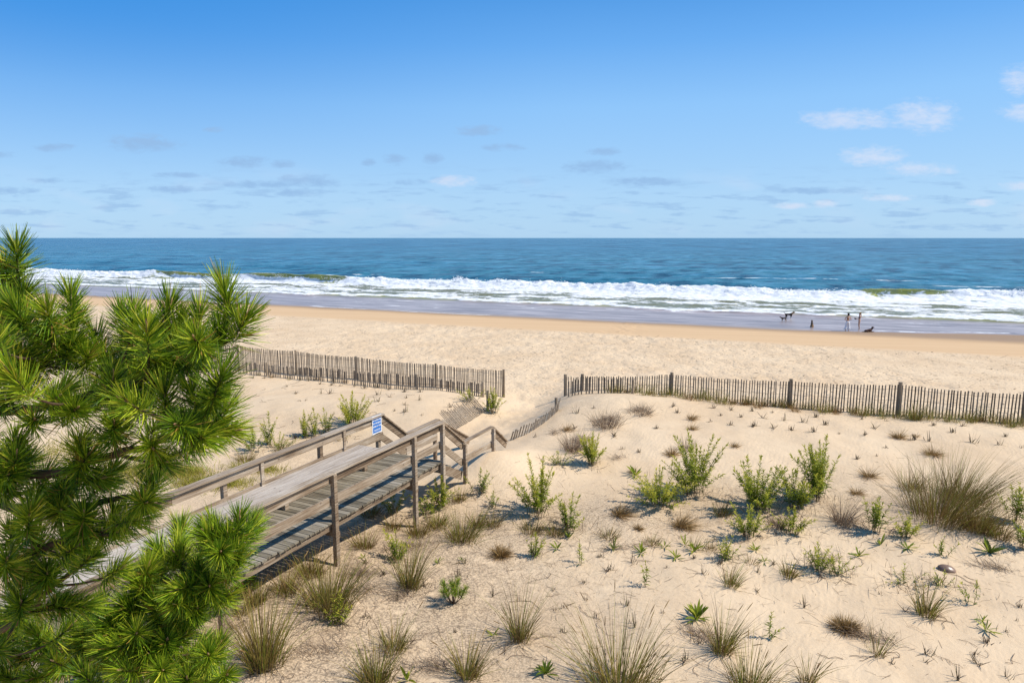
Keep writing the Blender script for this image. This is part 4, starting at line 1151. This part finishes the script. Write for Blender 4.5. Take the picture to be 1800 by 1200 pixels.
def make_pine(name, label, trunk, branches, tips, fill, seed, R=.125, n=210, group=None, fr=.26, base=None):
    rng = np.random.default_rng(seed)
    base = np.array(base); root = empty(name, base); tag(root, label, 'tree', group)
    def smooth(pts, k=6):
        pts = np.array(pts); tt = np.linspace(0, len(pts) - 1, (len(pts) - 1) * k + 1)
        i = np.minimum(tt.astype(int), len(pts) - 2); f = (tt - i)[:, None]
        p0 = pts[np.maximum(i - 1, 0)]; p1 = pts[i]; p2 = pts[i + 1]; p3 = pts[np.minimum(i + 2, len(pts) - 1)]
        return .5 * ((2 * p1) + (-p0 + p2) * f + (2 * p0 - 5 * p1 + 4 * p2 - p3) * f ** 2 + (-p0 + 3 * p1 - 3 * p2 + p3) * f ** 3)
    tr = smooth(trunk); m = MB(); m.tube(tr - base, np.linspace(.09, .02, len(tr)), 10, .5); m.build('trunk', BARK, root, smooth=True)
    hubs = [tr[len(tr) // 3:]]
    nodes = []
    for b in branches:
        s = smooth(b); s += rng.normal(0, .006, s.shape); m = MB(); m.tube(s - base, np.linspace(.026, .008, len(s)), 7, .5)
        nodes.append([s, m]); hubs.append(s)
    allh = np.concatenate([h for h, _ in nodes]); own = np.concatenate([np.full(len(h), i) for i, (h, _) in enumerate(nodes)])
    cr = MB()
    T = [(np.array(p), up) for p, up in tips]
    for _ in range(fill):
        h = allh[rng.integers(len(allh))]
        q = rng.normal(0, 1, 3) * np.array([fr, fr, fr * .7]); q[2] = min(q[2], .05); q[0] = min(q[0], .04); T.append((h + q, .45))
    for p, up in T:
        dist = np.linalg.norm(allh - p, axis=1) + np.where(allh[:, 2] > p[2] + .05, .12, 0)
        j = int(np.argmin(dist)); h = allh[j]
        # walk back along the branch so the twig leaves at a natural angle
        h = allh[max(0, j - 3)] if own[max(0, j - 3)] == own[j] else h
        v = p - h; L = np.linalg.norm(v) + 1e-6
        ax = unit(v / L * (1 - up) + np.array([0, 0, 1.0]) * up + rng.normal(0, .12, 3))
        mid = p - ax * L * .45
        tw = bez(h, mid, p); nodes[own[j]][1].tube(tw - base, np.linspace(.007, .004, len(tw)), 5, .4, cap=False)
        shoots(cr, p - base, ax, .15, R * rng.uniform(.88, 1.08), int(n * rng.uniform(.8, 1.15)), rng, rng.normal(.48, .08))
        # older needles further down the twig
        if L > .16 and rng.random() < .6:
            q = tw[5]; shoots_old(cr, q - base, unit(tw[6] - tw[4]), R * .9, int(n * .4), rng)
    for s, m in nodes: m.build('branch', BARK, root, smooth=True)
    cr.build('crown', [NEEDLE, BUD], root)
    return root

def shoots_old(mb, p, ax, R, n, rng):
    t = rng.uniform(-1, 1, n)
    a = np.cross(ax, [0.31, 0.5, .8]); a /= np.linalg.norm(a); b = np.cross(ax, a)
    th = rng.uniform(0, 2 * math.pi, n); rad = a[None] * np.cos(th)[:, None] + b[None] * np.sin(th)[:, None]
    ang = (70 + rng.normal(0, 14, n)) * math.pi / 180
    d = unit(ax[None] * np.cos(ang)[:, None] + rad * np.sin(ang)[:, None])
    mb.blades(p[None] + ax[None] * (t * .07)[:, None], d, np.tile([0, 0, -.2], (n, 1)), R * rng.uniform(.7, 1, n), .0044, [.9, 1, .25], None, np.where(rng.random(n) < .12, 1.0, np.clip(rng.normal(.30, .15, n), 0, .9)))

def build_pines():
    rg = np.random.default_rng(21)
    def P(u, v, d): return px(u, v, d)
    trunk = [np.array([-2.95, 3.15, gz(-2.95, 3.15) - .2]), np.array([-2.9, 3.2, 4.2]), P(-95, 900, 3.2), P(-70, 640, 3.2), P(-45, 540, 3.15), P(-22, 490, 3.1)]
    branches = [
        [P(-78, 720, 3.2), P(40, 720, 3.05), P(170, 690, 2.95), P(300, 650, 2.85), P(390, 590, 2.8)],
        [P(-85, 800, 3.2), P(60, 835, 3.0), P(200, 800, 2.85), P(320, 755, 2.75), P(385, 700, 2.7)],
        [P(-72, 660, 3.2), P(30, 655, 3.15), P(95, 620, 3.1), P(122, 560, 3.1)],
        [P(-90, 850, 3.2), P(60, 900, 3.05), P(180, 880, 2.95), P(255, 870, 2.9)],
        [P(-98, 960, 3.2), P(20, 985, 3.0), P(110, 950, 2.9), P(215, 935, 2.85)],
        [P(-100, 1150, 3.2), P(15, 1100, 3.05), P(60, 1060, 3.0), P(130, 1000, 3.0)],
        [P(-60, 600, 3.2), P(-10, 560, 3.2), P(20, 540, 3.2)],
        [P(100, 720, 3.2), P(180, 680, 3.25), P(225, 620, 3.3)],
    ]
    t1 = [(30, 447, 3.1, .5), (5, 478, 3.15, .4), (22, 500, 3.2, .5), (40, 525, 3.15, .6), (12, 545, 3.0, .5), (48, 560, 3.1, .4), (125, 525, 3.1, .8), (128, 575, 3.15, .6), (88, 600, 3.0, .3), (20, 617, 2.9, .3), (60, 625, 3.1, .4),
          (215, 560, 3.3, .7), (242, 592, 3.2, .5), (296, 548, 3.0, .75), (397, 522, 2.85, .9), (428, 567, 2.8, .55), (347, 600, 2.6, .1), (385, 592, 2.8, .5), (182, 640, 3.2, .6), (277, 637, 2.8, .25),
          (310, 578, 3.0, .6), (236, 668, 2.9, .3), (335, 640, 2.75, .2), (387, 668, 2.6, .35), (375, 702, 2.65, .1), (317, 748, 2.5, .0), (290, 702, 2.7, .35), (200, 752, 2.7, .2), (97, 702, 2.85, .25), (130, 722, 2.8, .2),
          (45, 660, 3.0, .4), (18, 700, 3.0, .3), (397, 758, 2.75, .1), (27, 782, 2.9, .3), (140, 785, 2.8, .2), (350, 770, 2.6, .0), (267, 785, 2.65, .1), (27, 810, 2.85, .3), (150, 808, 2.8, .3), (110, 865, 2.9, .2),
          (283, 812, 2.7, .0), (253, 883, 2.75, .1), (147, 910, 2.8, .1), (232, 915, 2.8, .0), (200, 935, 2.85, .1), (20, 940, 2.9, .2), (127, 965, 2.85, .1), (83, 1010, 2.9, .2), (153, 985, 2.9, .1), (205, 1003, 2.95, .2),
          (53, 1000, 2.95, .3), (27, 1050, 3.0, .2), (100, 1060, 3.05, .2), (140, 1065, 3.05, .2), (270, 600, 3.0, .5), (170, 600, 3.25, .6), (60, 740, 2.9, .3), (10, 860, 2.95, .3), (60, 880, 2.95, .2), (350, 560, 3.0, .6), (225, 720, 2.85, .3), (170, 840, 2.85, .2), (340, 700, 2.7, .2)]
    make_pine('pine_tree', 'tall dark pine filling the left edge in front of the sea', trunk, branches, [(P(u, v, d), up) for u, v, d, up in t1], 62, 11, base=(-2.95, 3.15, gz(-2.95, 3.15)), fr=.15, n=250, R=.116)
    tr2 = [np.array([-2.0, 3.9, gz(-2.0, 3.9) - .2]), np.array([-1.98, 3.9, 4.0]), P(280, 1250, 3.85), P(310, 1120, 3.7), P(340, 1010, 3.6)]
    br2 = [[P(282, 1240, 3.85), P(220, 1180, 3.6), P(160, 1140, 3.5), P(70, 1130, 3.45)],
           [P(295, 1190, 3.8), P(340, 1180, 3.55), P(375, 1160, 3.4)],
           [P(318, 1090, 3.7), P(370, 1030, 3.5), P(405, 975, 3.4), P(418, 945, 3.4)],
           [P(312, 1110, 3.7), P(270, 1060, 3.5), P(240, 1020, 3.45)],
           [P(305, 1150, 3.75), P(270, 1120, 3.4), P(235, 1110, 3.3)],
           [P(330, 1050, 3.65), P(325, 1000, 3.5), P(300, 965, 3.5)]]
    t2 = [(283, 973, 3.5, .5), (258, 1005, 3.4, .4), (317, 1035, 3.2, .2), (350, 1000, 3.4, .5), (368, 1032, 3.3, .3), (388, 970, 3.2, .3), (402, 950, 3.35, .6), (420, 918, 3.4, .9), (412, 975, 3.3, .2), (372, 942, 3.4, .6), (240, 1113, 3.15, .15), (187, 1100, 3.3, .4),
          (293, 1130, 3.2, .4), (367, 1153, 3.15, .2), (317, 1122, 3.3, .4), (232, 1070, 3.35, .4), (277, 1065, 3.3, .4), (67, 1120, 3.3, .6), (143, 1122, 3.3, .5), (222, 1178, 3.1, .3), (285, 1178, 3.1, .3), (345, 1072, 3.3, .3), (100, 1165, 3.2, .5), (30, 1150, 3.3, .5), (395, 1188, 3.2, .3), (330, 1195, 3.1, .4),
          (395, 1050, 3.4, .2), (320, 985, 3.5, .6), (255, 1040, 3.4, .4), (150, 1190, 3.1, .5), (260, 1145, 3.2, .3), (0, 1105, 3.3, .5), (12, 1190, 3.2, .5), (60, 1192, 3.15, .5), (-15, 1150, 3.3, .4), (35, 1090, 3.35, .5), (400, 1002, 3.4, .3), (300, 1090, 3.3, .4), (200, 1140, 3.2, .4)]
    make_pine('pine_tree', 'lower sunlit pine top in front of the boardwalk at the bottom left', tr2, br2, [(P(u, v, d), up) for u, v, d, up in t2], 60, 12, base=(-2.0, 3.9, gz(-2.0, 3.9)), fr=.11, R=.118, n=260)
    # young pines rooted in the sand
    for (u, v, vt, w, lb, sd) in ((797, 1062, 1014, 66, 'small bushy pine seedling alone on the foreground sand', 31), (432, 1050, 1000, 60, 'young pine beside the boardwalk edge, half behind tan grass', 32)):
        p = ground(u, v); h = hpx(u, vt, p); rr = w / 2 * p[1] / F
        rng = np.random.default_rng(sd)
        root = empty('young_pine', p); tag(root, lb, 'tree')
        br = MB(); cr = MB()
        br.tube([(0, 0, -.05), (0, 0, h * .3)], [.02, .012], 6)
        for i in range(15):
            az = i * 2.4 + rng.uniform(-.3, .3); rd = rr * .72 * math.sqrt((i + .5) / 15)
            q = np.array([math.cos(az) * rd, math.sin(az) * rd, h * rng.uniform(.45, .82) * (1 - .3 * (i / 15))])
            br.tube(bez(np.array([0, 0, .02]), q * np.array([.7, .7, .25]), q), np.linspace(.009, .005, 9), 5, cap=False)
            shoots(cr, q, unit(q * np.array([.8, .8, 1.2])), .14, .12, 110, rng, .45)
        br.build('trunk', BARK, root); cr.build('crown', [NEEDLE, BUD], root)
build_pines()

# ------------------------------------------------------------------ people and dogs
def skin_mesh(name, verts, edges, radii, mats, parent=None, sub=2, root=0):
    me = bpy.data.meshes.new(name); me.from_pydata([tuple(v) for v in verts], edges, []); me.update()
    o = bpy.data.objects.new(name, me); COL.objects.link(o)
    md = o.modifiers.new('skin', 'SKIN'); md.use_smooth_shade = True
    if not me.skin_vertices: 
        bpy.context.view_layer.objects.active = o
        try: bpy.ops.mesh.customdata_skin_add()
        except Exception: pass
    sv = me.skin_vertices[0].data
    for i, r in enumerate(radii):
        rr = r if isinstance(r, (tuple, list)) else (r, r)
        sv[i].radius = rr; sv[i].use_root = (i == root)
    sd = o.modifiers.new('sub', 'SUBSURF'); sd.levels = sub; sd.render_levels = sub
    dg = bpy.context.evaluated_depsgraph_get(); dg.update()
    nm = bpy.data.meshes.new_from_object(o.evaluated_get(dg)); nm.name = name
    bpy.data.objects.remove(o)
    nm.materials.clear()
    for m in (mats if isinstance(mats, (list, tuple)) else [mats]): nm.materials.append(m)
    q = bpy.data.objects.new(name, nm); COL.objects.link(q)
    for f in nm.polygons: f.use_smooth = True
    if parent: q.parent = parent
    return q

SKINM = simple('sun_tanned_skin', (0.58, 0.34, 0.23), .5, .35, .06)

def person(loc, rz, label, arms, legs, skin=SKINM, bulk=1.0):
    """local: faces +Y, x to its right. arms: {side: (elbow, wrist, finger direction)}, legs: {side: (hip, knee, ankle)}"""
    root = empty('person', loc, rz); tag(root, label, 'person', 'two women at the water edge')
    V = []; E = []; Rr = []
    def add(p, r, par=None):
        V.append(p); Rr.append(r); i = len(V) - 1
        if par is not None: E.append((par, i))
        return i
    pel = add((0, 0, .93), (.125, .10)); wa = add((0, .01, 1.06), (.105, .085), pel); ch = add((0, .0, 1.24), (.125, .10), wa); nb = add((0, -.01, 1.385), (.065, .06), ch)
    nk = add((0, .005, 1.44), (.045, .045), nb); jaw = add((0, .03, 1.50), (.058, .066), nk); hd = add((0, .012, 1.575), (.074, .088), jaw); tp = add((0, .0, 1.64), (.05, .058), hd)
    nose = add((0, .115, 1.545), (.012, .012), hd)
    for sx in (-1, 1):
        ear = add((sx * .082, .0, 1.55), (.012, .018), hd)
        sh = add((sx * .155, -.01, 1.355), (.052, .05), nb)
        el, wr, fd = arms[sx]
        e = add(el, (.037, .037), sh); w = add(wr, (.024, .024), e)
        fd = np.array(fd, float); fd /= np.linalg.norm(fd); pal = np.array(wr) + fd * .06; pw = add(tuple(pal), (.032, .018), w)
        sd = np.cross(fd, [0, 0, 1.0]); sd = sd / (np.linalg.norm(sd) + 1e-6) if np.linalg.norm(sd) > .2 else np.array([1.0, 0, 0])
        for k, (o_, ln) in enumerate(((-.03, .06), (-.01, .075), (.01, .07), (.03, .055))):
            a = add(tuple(pal + sd * o_ + fd * .035), .009, pw); b = add(tuple(pal + sd * o_ * 1.1 + fd * (.035 + ln) + np.array([0, 0, -.012])), .007, a)
        th = add(tuple(pal - sd * .045 + fd * .005), .010, pw); add(tuple(pal - sd * .06 + fd * .04), .008, th)
        hp, kn, an = legs[sx]
        h = add(hp, (.085, .085), pel); k = add(kn, (.056, .056), h); c = add(tuple((np.array(kn) * .6 + np.array(an) * .4) + np.array([0, -.015, 0])), (.05, .05), k); a = add(an, (.034, .034), c)
        f = add((an[0] + sx * .01, an[1] + .10, .03), (.036, .025), a); add((an[0] + sx * .015, an[1] + .17, .022), (.03, .016), f)
    skin_mesh('body', V, E, Rr, skin, root)
    return root

def hair(root, mat, bun=False, tail=0):
    V = [(0, -.012, 1.60), (0, -.03, 1.645), (0, -.07, 1.56)]; E = [(0, 1), (0, 2)]; Rr = [(.088, .094), (.06, .066), (.06, .055)]
    if bun: V.append((0.02, -.06, 1.70)); E.append((1, 3)); Rr.append((.05, .05))
    for k in range(tail):
        V.append((0.02 * k, -.105 - .012 * k, 1.50 - .07 * k)); E.append((2 if k == 0 else len(V) - 2, len(V) - 1)); Rr.append((.05 - .006 * k, .04 - .005 * k))
    return skin_mesh('hair', V, E, Rr, mat, root)

def build_people():
    p = ground(1489, 582)
    legs = {-1: ((-.09, 0, .87), (-.125, .02, .49), (-.15, -.02, .075)), 1: ((.09, 0, .87), (.12, .03, .49), (.14, .0, .075))}
    arms = {-1: ((-.30, -.05, 1.13), (-.12, .10, 1.03), (.6, .5, -.1)), 1: ((.30, -.05, 1.13), (.12, .10, 1.03), (-.6, .5, -.1))}
    root = person(p, -.12, 'woman seen from behind in white wide trousers, elbows out', arms, legs)
    hair(root, simple('dark_hair', (.02, .014, .010), .5, .3), bun=True)
    white = simple('white_cotton', (.80, .80, .82), .8, .2, .05)
    V = [(0, 0, .99), (0, 0, .92)]; E = [(0, 1)]; Rr = [(.135, .11), (.15, .12)]
    for sx in (-1, 1):
        i = len(V)
        V += [(sx * .09, 0, .84), (sx * .125, .02, .48), (sx * .15, .0, .12)]; Rr += [(.115, .11), (.115, .11), (.145, .135)]
        E += [(1, i), (i, i + 1), (i + 1, i + 2)]
    skin_mesh('trousers', V, E, Rr, white, root)
    V = [(0, 0, 1.10), (0, 0, 1.2), (0, 0, 1.27)]
    tan_ = simple('tan_top', (.34, .17, .09), .8, .2)
    skin_mesh('top', V, [(0, 1), (1, 2)], [(.118, .098), (.136, .114), (.135, .112)], tan_, root)
    p = ground(1509.5, 580)
    legs = {-1: ((-.085, 0, .87), (-.09, .03, .48), (-.085, -.02, .075)), 1: ((.085, 0, .87), (.10, .02, .48), (.11, -.05, .075))}
    arms = {-1: ((-.20, .0, 1.10), (-.13, .22, 1.10), (.1, 1, 0)), 1: ((.20, .0, 1.10), (.13, .22, 1.08), (-.1, 1, 0))}
    root = person(p, 1.35, 'blonde woman in a dark top facing left, forearms held forward', arms, legs)
    hair(root, simple('blonde_hair', (.50, .35, .17), .5, .35), tail=5)
    skin_mesh('top', [(0, 0, 1.08), (0, 0, 1.2), (0, 0, 1.29)], [(0, 1), (1, 2)], [(.112, .094), (.137, .116), (.132, .108)], simple('dark_purple_top', (.035, .015, .04), .7, .3), root)
    skin_mesh('bikini_bottom', [(0, 0, .98), (0, -.01, .90), (-.08, -.01, .86), (.08, -.01, .86)], [(0, 1), (1, 2), (1, 3)], [(.115, .105), (.138, .118), (.098, .10), (.098, .10)], simple('white_bikini', (.75, .70, .68), .7, .3, .05), root)
    # the dark bag she holds
    q = np.array(root.matrix_basis @ Vector((0, .37, 1.09)))
    b = MB(); b.box((0, 0, 0), .34, .16, .10, tint=.4)
    o = b.build('bag', simple('black_cloth', (.015, .014, .016), .7, .3), loc=q); o.rotation_euler = (0, 0, 1.35)
    md = o.modifiers.new('bevel', 'BEVEL'); md.width = .03; md.segments = 3
    tag(o, 'black bundle held in front by the blonde woman', 'bag')

def dog(loc, rz, label, size, mats, pose='stand', tail_up=True, head_down=0.0, coat2=None):
    """local +X is forward; size = shoulder height"""
    root = empty('dog', loc, rz); tag(root, label, 'dog', 'dogs at the water edge')
    k = size / .6
    V = []; E = []; Rr = []
    def add(p, r, par=None):
        V.append(tuple(np.array(p) * k)); Rr.append(tuple(np.array(r if isinstance(r, (tuple, list)) else (r, r)) * k)); i = len(V) - 1
        if par is not None: E.append((par, i))
        return i
    legs = []
    if pose == 'stand':
        pel = add((-.30, 0, .52), (.085, .09)); bel = add((-.06, 0, .49), (.095, .10), pel); che = add((.20, 0, .47), (.11, .145), bel); wi = add((.30, 0, .56), (.085, .10), che)
        nk = add((.41, 0, .65 - head_down), (.08, .09), wi); hd = add((.50, 0, .72 - head_down), (.09, .09), nk)
        legs = [('h', sy, pel, [(-.30, sy * .075, .40), (-.25, sy * .085, .30), (-.38, sy * .085, .19), (-.345, sy * .085, .04), (-.29, sy * .085, .015)]) for sy in (-1, 1)]
        legs += [('f', sy, che, [(.24, sy * .08, .38), (.20 + sy * .05, sy * .085, .22), (.22 + sy * .05, sy * .085, .04), (.27 + sy * .05, sy * .085, .015)]) for sy in (-1, 1)]
        tl = [(-.40, 0, .56), (-.52, 0, .66 if tail_up else .48), (-.60, 0, .80 if tail_up else .38)]
    elif pose == 'sit':
        pel = add((-.18, 0, .17), (.12, .12)); bel = add((-.06, 0, .32), (.11, .11), pel); che = add((.06, 0, .46), (.11, .13), bel); wi = add((.07, 0, .58), (.085, .09), che)
        nk = add((.11, 0, .67), (.085, .09), wi); hd = add((.16, 0, .76), (.095, .095), nk)
        legs = [('h', sy, pel, [(-.05, sy * .12, .20), (.06, sy * .14, .19), (-.06, sy * .14, .05), (.06, sy * .14, .02)]) for sy in (-1, 1)]
        legs += [('f', sy, che, [(.10, sy * .08, .34), (.12, sy * .08, .18), (.12, sy * .08, .04), (.17, sy * .08, .015)]) for sy in (-1, 1)]
        tl = [(-.30, 0, .06), (-.42, .05, .04), (-.5, .12, .04)]
    else:
        pel = add((-.32, 0, .13), (.11, .11)); bel = add((-.06, 0, .15), (.11, .12), pel); che = add((.18, 0, .18), (.115, .14), bel); wi = add((.27, 0, .27), (.085, .09), che)
        nk = add((.31, 0, .35), (.085, .09), wi); hd = add((.35, 0, .44), (.098, .10), nk)
        legs = [('h', sy, pel, [(-.28, sy * .14, .12), (-.14, sy * .18, .09), (-.28, sy * .18, .03), (-.15, sy * .18, .02)]) for sy in (-1, 1)]
        legs += [('f', sy, che, [(.16, sy * .11, .08), (.22, sy * .11, .035), (.40, sy * .11, .025), (.46, sy * .11, .02)]) for sy in (-1, 1)]
        tl = [(-.43, 0, .06), (-.56, 0, .04), (-.66, .04, .035)]
    hv = np.array(V[hd]) / k
    mz = add(hv + np.array([.11, 0, -.03]), (.042, .038), hd); add(hv + np.array([.17, 0, -.04]), (.028, .026), mz)
    for kind, sy, par, pts in legs:
        rad = [.075, .045, .028, .024, .026] if kind == 'h' else [.055, .036, .024, .027]
        for q, r in zip(pts, rad[:len(pts) - 1] + [.026]): par = add(q, r, par)
    par = pel
    for q, r in zip(tl, (.03, .022, .014)): par = add(q, r, par)
    b = skin_mesh('body', V, E, Rr, mats, root)
    for sy in (-1, 1):
        ee = [hv + np.array([-.02, sy * .055, .05]), hv + np.array([-.01, sy * .085, .045]), hv + np.array([.01, sy * .10, -.03])]
        skin_mesh('ear', [tuple(np.array(q) * k) for q in ee], [(0, 1), (1, 2)], [(.03 * k, .015 * k), (.034 * k, .014 * k), (.02 * k, .01 * k)], mats, root, 1)
    return root

def fur(name, c1, c2, z0, z1, c3=None):
    kk = NT(name); tc = kk.n('ShaderNodeTexCoord'); sp = kk.n('ShaderNodeSeparateXYZ'); kk.l(tc.outputs['Object'], sp.inputs[0])
    n = kk.noise(tc.outputs['Object'], 6, 3)
    z = kk.math('ADD', sp.outputs['Z'], kk.math('MULTIPLY', kk.math('SUBTRACT', n, .5), .12))
    c = kk.mix(kk.mrange(z, z0, z1), c1, c2)
    if c3: c = kk.mix(kk.mrange(kk.math('ADD', sp.outputs['X'], kk.math('MULTIPLY', kk.math('SUBTRACT', n, .5), .1)), .22, .34), c, c3)
    return kk.done(kk.bsdf(c, .7, .25))

build_people()
dog(ground(1386.5, 561), 0.15, 'black dog with white legs and tan head walking right in the shallows', .66, fur('black_tan_fur', (.45, .38, .30), (.018, .014, .012), .16, .30, (.20, .13, .075)), head_down=.02)
dog(ground(1377.5, 565), 2.7, 'small dark brown dog with its head low beside the black dog', .42, fur('brown_fur', (.30, .20, .12), (.055, .026, .014), .08, .16), head_down=.06, tail_up=False)
dog(ground(1427, 576), 1.35, 'brown and black dog sitting at the water edge facing the sea', .56, fur('mixed_fur', (.26, .15, .07), (.06, .035, .02), .2, .5), 'sit')
dog(ground(1527, 583.5), 0.1, 'dark reddish brown dog lying on the sand beside the women', .62, simple('dark_red_fur', (.055, .022, .012), .7, .25, .3), 'lie')

# ------------------------------------------------------------------ sky, sun, camera
SUN_EL = R_(50); SUN_AZ = R_(98)          # azimuth from +Y towards +X
w = bpy.data.worlds.new('World'); S.world = w; w.use_nodes = True
nt = w.node_tree; nt.nodes.clear()
def build_world():
    k = NT.__new__(NT); k.t = nt
    out = k.n('ShaderNodeOutputWorld'); bg = k.n('ShaderNodeBackground')
    sky = k.n('ShaderNodeTexSky'); sky.sky_type = 'NISHITA'; sky.sun_disc = False
    sky.sun_elevation = SUN_EL; sky.sun_rotation = SUN_AZ; sky.altitude = 0; sky.air_density = 1.0; sky.dust_density = 0.3; sky.ozone_density = 3.0
    hs = k.n('ShaderNodeHueSaturation'); hs.inputs['Saturation'].default_value = 1.25; hs.inputs['Value'].default_value = 1.0; hs.inputs['Hue'].default_value = 0.5
    k.l(sky.outputs[0], hs.inputs['Color'])
    tc = k.n('ShaderNodeTexCoord'); sp = k.n('ShaderNodeSeparateXYZ'); k.l(tc.outputs['Generated'], sp.inputs[0])
    yy = k.math('MAXIMUM', sp.outputs['Y'], 0.02)
    az = k.math('DIVIDE', sp.outputs['X'], yy); el = k.math('DIVIDE', sp.outputs['Z'], yy)
    cb = k.n('ShaderNodeCombineXYZ'); k.l(az, cb.inputs[0]); k.l(k.math('MULTIPLY', el, 2.6), cb.inputs[1])
    n1 = k.noise(cb.outputs[0], 26, 6, .6, .3); n2 = k.noise(cb.outputs[0], 7.0, 3, .5)
    n3 = k.math('ADD', k.math('MULTIPLY', n1, .5), k.math('MULTIPLY', k.noise(cb.outputs[0], 60, 5, .62, .4), .5))
    def blobs(lst):
        cur = None
        for (u, v, a, b) in lst:
            x = k.math('MULTIPLY', k.math('SUBTRACT', az, (u - 900) / F), F / a); y = k.math('MULTIPLY', k.math('SUBTRACT', el, (418 - v) / F), F / b)
            e = k.math('SUBTRACT', 1.0, k.math('ADD', k.math('MULTIPLY', x, x), k.math('MULTIPLY', y, y)))
            cur = e if cur is None else k.math('MAXIMUM', cur, e)
        return k.math('MAXIMUM', cur, -2.0)
    white = blobs([(1595, 215, 75, 30), (1470, 219, 95, 20), (1515, 280, 65, 20), (1595, 302, 70, 13), (1755, 156, 44, 28), (1780, 208, 60, 20), (1440, 360, 24, 9), (1550, 350, 46, 8), (1380, 364, 40, 7), (800, 322, 44, 12), (1780, 330, 50, 10), (1710, 358, 30, 8)])
    grey = blobs([(270, 259, 74, 18), (438, 290, 52, 12), (508, 293, 28, 7), (122, 266, 40, 8), (15, 277, 44, 9), (460, 327, 80, 9), (550, 322, 66, 14), (540, 341, 50, 10), (845, 238, 50, 10), (882, 266, 46, 8), (700, 286, 26, 11), (765, 284, 22, 12), (655, 290, 16, 8), (1045, 298, 70, 12), (1130, 323, 84, 9), (330, 312, 50, 6), (100, 321, 34, 6), (310, 335, 60, 8), (30, 338, 60, 8), (725, 323, 34, 7), (1400, 338, 80, 7), (1060, 272, 40, 8), (395, 237, 20, 6)])
    wm = k.mrange(k.math('ADD', white, k.math('MULTIPLY', k.math('SUBTRACT', n3, .5), 3.6)), -.1, 1.45)
    gm = k.mrange(k.math('ADD', grey, k.math('MULTIPLY', k.math('SUBTRACT', n3, .5), 4.0)), -0.1, 1.25)
    low = k.math('MULTIPLY', k.mrange(el, .115, .055), k.mrange(el, -.01, .02))
    c2 = k.n('ShaderNodeCombineXYZ'); k.l(az, c2.inputs[0]); k.l(k.math('MULTIPLY', el, 6.5), c2.inputs[1])
    n4 = k.noise(c2.outputs[0], 15, 6, .62, .2)
    lm = k.math('MULTIPLY', low, k.mrange(n4, .50, .66))
    gm = k.math('MAXIMUM', gm, k.math('MULTIPLY', lm, .75))
    wl = k.math('MULTIPLY', low, k.mrange(n2, .52, .75))
    ln = k.n('ShaderNodeVectorMath'); ln.operation = 'NORMALIZE'; k.l(tc.outputs['Generated'], ln.inputs[0])
    s2 = k.n('ShaderNodeSeparateXYZ'); k.l(ln.outputs[0], s2.inputs[0])
    air = k.ramp(s2.outputs['Z'], [(0.0, (.40, .655, .93)), (0.06, (.40, .65, .95)), (.178, (.285, .575, .98)), (.256, (.15, .43, .91)), (.315, (.085, .335, .81)), (.5, (.06, .20, .46)), (1.0, (.05, .12, .26))])
    pol = k.math('MULTIPLY', k.mrange(s2.outputs['X'], .15, -.62), k.mrange(s2.outputs['Z'], .03, .36))
    air = k.mix(k.math('MULTIPLY', pol, .95), air, (.022, .262, .765))
    air = k.mix(1.0, air, (AIR, AIR, AIR), 'MULTIPLY')
    c = k.mix(0.88, hs.outputs[0], air)
    c = k.mix(k.math('MULTIPLY', gm, .8), c, (GREY[0], GREY[1], GREY[2]))
    c = k.mix(k.math('MULTIPLY', wm, .62), c, (WHITE[0], WHITE[1], WHITE[2]))
    c = k.mix(k.math('MULTIPLY', wl, .22), c, (WHITE[0], WHITE[1], WHITE[2]))
    k.l(c, bg.inputs[0]); bg.inputs[1].default_value = SKY_STR
    k.l(bg.outputs[0], out.inputs[0])
SKY_STR = 0.12
AIR = 6.6
GREY = (2.0, 3.3, 5.2); WHITE = (5.0, 5.3, 6.2)
build_world()

sd = bpy.data.lights.new('sun', 'SUN'); sd.energy = 4.2; sd.angle = R_(0.53); sd.color = (1.0, 0.95, 0.87)
so = bpy.data.objects.new('sun', sd); COL.objects.link(so)
sdir = Vector((math.sin(SUN_AZ) * math.cos(SUN_EL), math.cos(SUN_AZ) * math.cos(SUN_EL), math.sin(SUN_EL)))
so.rotation_euler = sdir.to_track_quat('Z', 'Y').to_euler(); so.location = (20, 10, 30)

cd = bpy.data.cameras.new('camera'); cd.sensor_width = 36; cd.lens = 36 * F / 1800; cd.clip_start = 0.05; cd.clip_end = 100000
co = bpy.data.objects.new('camera', cd); COL.objects.link(co); co.location = (0, 0, CAMZ); co.rotation_euler = (math.pi / 2 - PITCH, 0, 0)
S.camera = co
S.view_settings.view_transform = 'Standard'; S.view_settings.look = 'None'; S.view_settings.gamma = 1; S.view_settings.exposure = 0.34
S.cycles.max_bounces = 6; S.cycles.transparent_max_bounces = 6
